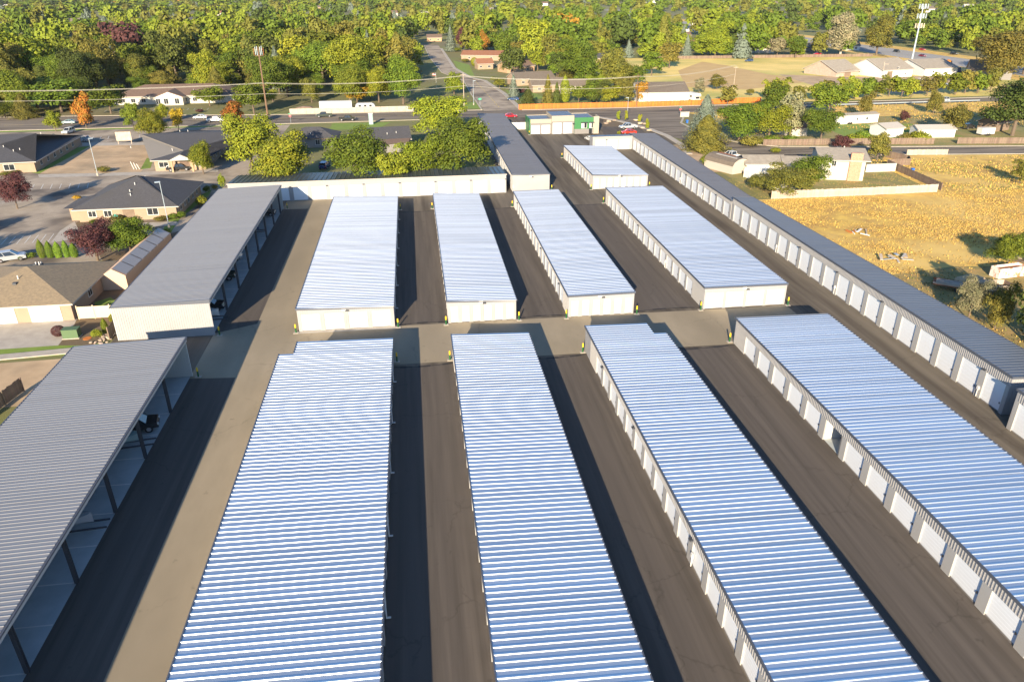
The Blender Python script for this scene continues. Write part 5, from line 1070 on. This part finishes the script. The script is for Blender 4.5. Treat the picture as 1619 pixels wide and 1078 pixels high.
# trees standing just left of the view, throwing the long shade on the lot and the near house
for i, (x, y, h_) in enumerate([(-101, 122, 11), (-93, 126, 12), (-86, 121, 10), (-111, 130, 12), (-74.5, 96, 9.5), (-81, 101, 9)]):
    tree(x, y, h_, h_*.8, 'round', 'green', 'green tree beyond the left edge of the picture', 'green trees beyond the left edge', 'mid', name='leafy_tree')
# behind office / right
T(1112, 222, 150, 70, 'shaggy', 'spruce', 'silver blue spruce at the cross road corner', res='hi'); T(1115, 238, 182, 92, 'shaggy', 'gold' if False else 'olive', 'olive shaggy pine leaning over the cross road', res='hi'); T(1168, 222, 160, 88, 'round', 'green', 'dense green tree beside the silver blue spruce', res='hi')
T(1215, 222, 165, 80, 'tall', 'bright', 'bright green tree right of the dense green one', res='hi'); T(1248, 218, 150, 70, 'tall', 'grey', 'pale grey green tree thinning at its top', res='mid'); T(1297, 225, 168, 72, 'round', 'green', 'round green tree left of the mobile home', res='hi'); T(1308, 185, 128, 72, 'round', 'green', 'green tree left of the embankment', res='mid')
T(1222, 180, 128, 64, 'tall', 'green', 'upright green tree behind the bright one'); T(1245, 308, 262, 92, 'spread', 'olive', 'sparse olive green bush tree in the back yard', res='hi'); T(1272, 305, 243, 74, 'round', 'green', 'bright green round tree in front of the white house', res='hi')
T(1386, 255, 210, 44, 'round', 'olive', 'olive tree right of the two storey white house', res='mid'); T(1330, 237, 214, 34, 'round', 'plum', 'brown purple bush before the weathered fence'); T(1225, 242, 232, 16, 'shrub', 'bright', 'small bright bush beside the cross road')
T(1200, 300, 270, 38, 'shrub', 'olive', 'weedy bush behind the grey row near the vinyl fence'); T(1122, 262, 240, 30, 'shrub', 'bright', 'yellow green bush behind the grey roofed row')
T(1475, 180, 142, 30, 'tall', 'olive', 'slim olive tree before the guard rail', res='mid'); T(1365, 187, 145, 30, 'tall', 'olive', 'slim olive tree on the embankment', res='mid'); T(1505, 213, 165, 58, 'round', 'olive', 'olive tree right of the long white shed', res='mid'); T(1428, 193, 175, 22, 'round', 'plum', 'brownish bush on the embankment')
T(1600, 215, 118, 125, 'round', 'dark', 'huge dark tree at the right edge above the weathered fence', res='hi'); T(1575, 130, 45, 115, 'round', 'olive', 'massive olive tree right of the freeway', res='hi'); T(1618, 118, 40, 110, 'round', 'olive', 'massive olive tree cut by the right edge', res='hi')
T(1590, 423, 365, 62, 'round', 'green', 'green tree at the right edge above the rusty container', res='hi'); T(1625, 420, 372, 50, 'round', 'green', 'second green tree at the right edge', res='hi'); T(1530, 505, 440, 60, 'tall', 'grey', 'pale leaved bush tree left one behind the blue grey row', res='hi'); T(1572, 520, 442, 60, 'tall', 'olive', 'pale leaved bush tree right one behind the blue grey row', res='hi')
T(1612, 290, 255, 40, 'round', 'olive', 'olive bush at the right edge of the dry field'); T(1640, 560, 430, 110, 'round', 'dark', 'dark tree beyond the right edge beside the blue grey row', res='mid')
T(1328, 88, 22, 80, 'tall', 'grey', 'tall pale poplar behind the pasture fence', res='hi', pale=True); T(1385, 88, 25, 66, 'tall', 'olive', 'tall olive poplar behind the pasture fence', res='hi'); T(1257, 92, 55, 36, 'round', 'green', 'bright round tree by the pasture fence'); T(1228, 90, 58, 40, 'spread', 'grey', 'grey bare looking tree by the pasture fence')
T(1130, 92, 30, 64, 'tall', 'bright', 'tall bright tree at the pasture corner', res='hi'); T(1185, 90, 52, 64, 'round', 'green', 'green tree before the orange gabled house'); T(1133, 142, 118, 36, 'round', 'olive', 'round bush standing in the brown field'); T(1105, 148, 123, 22, 'round', 'grey', 'small grey bush left of the round one'); T(1085, 92, 55, 22, 'cone', 'spruce', 'blue spruce left of the pasture')
T(1186, 152, 140, 16, 'round', 'olive', 'little bush in the dry strip beyond the main road'); T(1503, 128, 118, 14, 'round', 'green', 'small round tree in the barnyard')
T(557, 137, 100, 30, 'cone', 'spruce', 'silver blue spruce in the wood beyond the concrete wall', res='mid'); T(565, 165, 134, 46, 'round', 'gold', 'golden tree in front of the silver spruce', res='mid'); T(713, 82, 40, 28, 'cone', 'spruce', 'big silver spruce at the end of the side street', res='mid'); T(730, 82, 42, 22, 'round', 'plum', 'dark plum tree right of the big silver spruce'); T(80, 92, 55, 18, 'tall', 'red', 'crimson red tree in the upper left wood', res='mid')
T(408, 42, 16, 15, 'cone', 'spruce', 'blue spruce standing in the upper left wood'); T(766, 85, 48, 20, 'tall', 'orange', 'orange leaved tree behind the rust roofed house'); T(750, 105, 91, 12, 'ball', 'yellow', 'round yellow shrub before the rust roofed house'); T(718, 150, 112, 42, 'tall', 'bright', 'willow like bright tree at the side street corner', res='mid')
T(812, 158, 118, 24, 'shaggy', 'spruce', 'grey green conifer at the near end of the orange fence', res='mid'); T(835, 166, 138, 34, 'shaggy', 'dark', 'dark conifer behind the orange fence'); T(866, 165, 118, 26, 'shaggy', 'olive', 'olive conifer behind the orange fence'); T(880, 165, 130, 24, 'shaggy', 'dark', 'second dark conifer behind the orange fence'); T(893, 162, 118, 18, 'column', 'bright', 'slim bright tree behind the orange fence'); T(818, 152, 138, 26, 'spread', 'plum', 'plum coloured shrub tree behind the orange fence')
for i, (px, w_) in enumerate([(935, 40), (965, 42), (990, 36), (915, 30), (1012, 26)]): T(px, 163, 128+i % 2*6, w_, 'round', ['green', 'yellow', 'olive', 'green', 'orange'][i], ['green', 'yellow green', 'olive', 'small green', 'reddish'][i]+' tree close behind the orange fence', res='mid')
for i, (px, py) in enumerate([(943, 192), (977, 192), (990, 192), (1011, 196), (1023, 206), (978, 213)]): T(px, py, py-[9, 18, 17, 15, 18, 6][i], 9, 'tall', 'bright', 'young staked sapling in the garden behind the green office', 'young saplings behind the green office', res='lo')
for i in range(16): T(rnd.uniform(955, 1030), rnd.uniform(188, 200), 186, 6, 'shrub', 'olive', 'tiny shrub in the office garden', 'tiny shrubs in the office garden', res='lo') if False else None
g2 = [(1305+28*i+rnd.uniform(-8, 8), 156+rnd.uniform(-3, 1)) for i in range(8)]
for i, (px, py) in enumerate([(1150, 165), (1215, 158), (1232, 160), (1262, 160), (1290, 158), (1310, 155), (1335, 158), (1350, 157), (1368, 157), (1385, 155), (1405, 153), (1425, 155), (1440, 155), (1465, 152), (1480, 150), (1510, 150), (1525, 148), (1545, 148), (1565, 146)]):
    T(px, py, py-rnd.uniform(22, 40), rnd.uniform(28, 46), 'tall', rnd.choice(['green', 'bright', 'olive', 'yellow']), 'bushy green tree in the hedge line between barns and main road', 'hedge line trees before the barns', res='lo')
for i, (px, py) in enumerate([(1185, 232), (1200, 228), (1222, 226), (1250, 224), (1350, 226), (1362, 224), (1378, 226), (1435, 222), (1450, 224), (1460, 226)]):
    T(px, py, py-rnd.uniform(12, 22), rnd.uniform(18, 32), 'shrub', rnd.choice(['green', 'bright', 'olive']), 'green bush growing over the weathered cross road fence', 'bushes along the weathered fence', res='lo')

sheet('front_lawn', XY(26.5, 410, 33, 408, 35, 470, 27, 500), .006, 'lawn', px=False); sheet('front_lawn', XY(42.5, 312, 56, 318, 52, 345, 41.8, 348), .006, 'lawn', px=False)
sheet('front_lawn', XY(42, 292, 48, 291, 56, 300, 42, 305), .006, 'lawn', px=False); sheet('front_lawn', XY(12, 296, 25.5, 294, 25.3, 312, 12, 312), .006, 'lawn', px=False); sheet('office_lawn', XY(-28, 256, -12, 255, -8, 268, -28, 269), .0, 'lawn', px=False)
for px, py, tp, w_, sh, c in [(795, 92, 50, 44, 'round', 'green'), (822, 98, 62, 40, 'tall', 'olive'), (850, 112, 78, 44, 'round', 'bright'), (880, 122, 80, 46, 'round', 'green'), (905, 130, 92, 40, 'tall', 'yellow'), (925, 138, 90, 50, 'round', 'green'), (742, 82, 60, 18, 'round', 'green'),
                           (800, 108, 88, 20, 'shrub', 'green'), (735, 99, 92, 14, 'shrub', 'olive'), (772, 106, 92, 22, 'round', 'bright'), (722, 82, 74, 14, 'shrub', 'bright'), (790, 140, 122, 30, 'round', 'olive'), (858, 128, 112, 18, 'round', 'dark'), (985, 150, 118, 40, 'round', 'olive'), (960, 140, 104, 44, 'round', 'bright'), (1000, 138, 100, 44, 'round', 'green'), (1030, 120, 82, 46, 'round', 'green'), (1058, 108, 66, 46, 'round', 'olive')]:
    T(px, py, tp, w_, sh, c, 'garden tree or bush among the houses along the side street', 'garden trees along the side street', res='mid')
# wood: individuals nearest, then one far mass
rk2 = random.Random(21)
def blocked(x, y, r):
    if 22-r < x < 42+r and 285 < y < 410: return True
    if 10-r < x < 28+r and 400 < y < 650: return True
    if 296 < y < 650 and x+r > .022*y+1 and x < 40: return True
    if 26 < x < 56 and 405 < y < 500: return True
    if 40 < x < 70 and 300 < y < 360: return True
    if y < 296: return True
    xl = 88 if y > 300 else 40
    if y < 505 and x > xl+8*(y-300)/200*.4 and x < 700 and y < 478+(.0)*x: return True
    if 300 < y < 2000:
        fx = 320 if y < 600 else 345 if y < 900 else 350+(y-1060)*.07
        if abs(x-fx) < 34: return True
    if -130 < x < -62 and 296 < y < 352: return True
    if -58 < x < 18 and y < 302: return True
    for hx, hy, l_, w_ in HPOS:
        # keep the strip before each house open
        dx = x-hx*(y/hy); dy = hy-y
        if abs(dx) < l_*.5+r*.55 and -w_*.5-r < dy < (26 if hy < 700 else 55 if hy < 1000 else 110): return True
    if 60 < x < 130 and 780 < y < 900: return True
    return False
kinds = [('round', 'green', 'round dark green deciduous tree in the residential wood', 9), ('round', 'bright', 'bright yellow green deciduous tree in the residential wood', 8), ('tall', 'olive', 'tall olive green tree in the residential wood', 8), ('round', 'dark', 'very dark green tree in the residential wood', 4),
         ('tall', 'yellow', 'yellowing tall tree in the residential wood', 4), ('cone', 'spruce', 'blue grey spruce among the leafy trees of the wood', 2), ('spread', 'green', 'wide spreading green tree in the residential wood', 5), ('round', 'orange', 'orange tinted tree in the residential wood', .35), ('round', 'plum', 'purple leaved tree in the residential wood', .4), ('shaggy', 'olive', 'shaggy olive pine in the residential wood', 3)]
wts = [k[3] for k in kinds]; placed = []; count = 0
def spacing_ok(x, y, r):
    for a, b, c in placed[-260:]:
        if (a-x)**2+(b-y)**2 < ((r+c)*.42)**2: return False
    return True
Y_ = 298.0; ind = 0; far = []
ys = []
while Y_ < 3400:
    s = max(15, min(Y_/27, 46)); xl, xr = -.62*Y_-30, .86*Y_+30; X_ = xl+rk2.uniform(0, s)
    while X_ < xr:
        x = X_+rk2.uniform(-.4, .4)*s; y = Y_+rk2.uniform(-.5, .5)*s; X_ += s*rk2.uniform(.8, 1.25)
        if rk2.random() < (.10 if y < 900 else .12): continue
        h = rk2.choice((8, 11, 13, 15, 18, 21, 24) if y < 750 else (7, 9, 11, 13, 15, 18, 22))*rk2.uniform(.8, 1.1)*(1 if y > 335 else .8); wd = max(h, 12)*rk2.uniform(.85, 1.2)*(1 if y < 900 else 1.1)
        if y > 1500: h *= .85; wd *= 1.35
        if blocked(x, y, wd/2): continue
        ys.append((x, y, h, wd))
    Y_ += s*.82
ys.sort(key=lambda q: q[1])
NIND = 205
for i, (x, y, h, wd) in enumerate(ys):
    kd = rk2.choices(kinds, wts)[0]
    if i < NIND:
        if kd[0] == 'cone': wd *= .7
        tree(x, y, h, wd, kd[0], kd[1], kd[2], kd[2].replace('tree', 'trees') if 'tree' in kd[2] else kd[2]+' group', res='hi' if y < 380 else 'mid')
    else: far.append((x, y, h, wd, kd))
protos = {}
mlist = ['leaf_'+k for k in FOL]; Vs = []; Fi = []; g = np.random.default_rng(5)
for i, (x, y, h, wd, kd) in enumerate(far):
    res_n, lf = (1100, .038) if y < 650 else (600, .052) if y < 1000 else (260, .078) if y < 1600 else (120, .115)
    key = (kd[0], res_n, i % 3)
    if key not in protos: protos[key] = crown_np(kd[0], 100+i % 3*13+len(kd[0]), res_n, lf)
    a = rk2.uniform(0, 6.28); q = protos[key]; R_ = np.array([[math.cos(a), -math.sin(a), 0], [math.sin(a), math.cos(a), 0], [0, 0, 1]])
    q = (q@R_.T)*np.array([wd, wd, h])+np.array([x, y, 0]); Vs.append(q)
    Fi.append(np.full(len(q)//4, mlist.index('leaf_'+kd[1])))
V_ = np.concatenate(Vs); fo = link('distant_wood', quads_mesh('distant_wood', V_, None, np.concatenate(Fi), mlist)); fo['kind'] = 'stuff'
tag(fo, 'hazy wood of mixed trees filling the suburb to the horizon', 'wood')
print('far trees', len(far), 'quads', len(V_)//4)
# field grass tufts
g = np.random.default_rng(11)
def tufts(name, n, xr, yr, hmin, hmax, m, label, mask=None):
    x = g.uniform(*xr, n); y = g.uniform(*yr, n)
    if mask is not None: k = mask(x, y); x, y = x[k], y[k]
    n = len(x); a = g.uniform(0, 6.28, n); h = g.uniform(hmin, hmax, n)*.55; w_ = h*g.uniform(.3, .7, n); lx, ly = g.normal(0, .25, n)*h, g.normal(0, .25, n)*h
    c, s = np.cos(a)*w_, np.sin(a)*w_; z0 = np.zeros(n)
    q = np.stack([np.stack([x-c, y-s, z0], 1), np.stack([x+c, y+s, z0], 1), np.stack([x+c*.5+lx, y+s*.5+ly, h], 1), np.stack([x-c*.6+lx, y-s*.6+ly, h*.85], 1)], 1).reshape(-1, 3)
    mi = (g.random(n)*len(m)).astype(int); o = link(name, quads_mesh(name, q, None, mi, m)); o['kind'] = 'stuff'; tag(o, label, 'grass'); return o
def clump(x, y, s=9): return (np.sin(x/s+1.3*np.sin(y/s*.7))*np.cos(y/s*1.1+np.sin(x/s*1.7)))+.4*np.sin(x/3.1+y/2.3)
mat('tuft_gold', (.44, .30, .075), .95, rand=0); mat('tuft_brown', (.26, .16, .05), .95); mat('tuft_green', (.13, .14, .03), .95)
tufts('dry_grass_tufts', 170000, (68.5, 190), (60, 150.5), .12, .42, ['tuft_gold', 'tuft_gold', 'tuft_brown'], 'tall golden dry grass clumps in the field on the right', lambda x, y: (clump(x, y)+g.normal(0, .5, len(x)) > -.1) & (y > 104))
tufts('weed_tufts', 16000, (68.5, 140), (55, 105), .12, .45, ['tuft_green', 'tuft_brown', 'tuft_gold'], 'green and brown weeds below the dry field', lambda x, y: clump(x, y, 5)+g.normal(0, .5, len(x)) > .1)
tufts('field_edge_grass', 22000, (118, 240), (150, 185), .15, .6, ['tuft_gold', 'tuft_gold', 'tuft_green'], 'pale dry grass near the cross road', lambda x, y: clump(x, y, 7)+g.normal(0, .5, len(x)) > 0)
tufts('yard_grass', 9000, (70, 117), (152, 170), .08, .22, ['tuft_gold', 'tuft_green'], 'worn grass of the back yard', lambda x, y: clump(x, y, 6)+g.normal(0, .4, len(x)) > .2)
tufts('embankment_grass', 26000, (100, 330), (225, 278), .2, .7, ['tuft_gold', 'tuft_green', 'tuft_brown'], 'rough grass on the road embankment', lambda x, y: clump(x, y, 8)+g.normal(0, .5, len(x)) > .1)

hz = MB().box(-4600, -600, -1.1, 4600, 6600, 52, 'white').build('haze')
hm = bpy.data.materials.new('haze'); hm.use_nodes = True; hn = hm.node_tree; hn.nodes.remove(hn.nodes['Principled BSDF'])
pv = hn.nodes.new('ShaderNodeVolumePrincipled'); pv.inputs['Color'].default_value = (.93, .95, 1, 1); pv.inputs['Density'].default_value = .000025; pv.inputs['Anisotropy'].default_value = 0
hn.links.new(pv.outputs[0], hn.nodes['Material Output'].inputs['Volume']); hz.data.materials.clear(); hz.data.materials.append(hm); hz['kind'] = 'stuff'; tag(hz, 'thin pale haze over the whole suburb', 'haze')
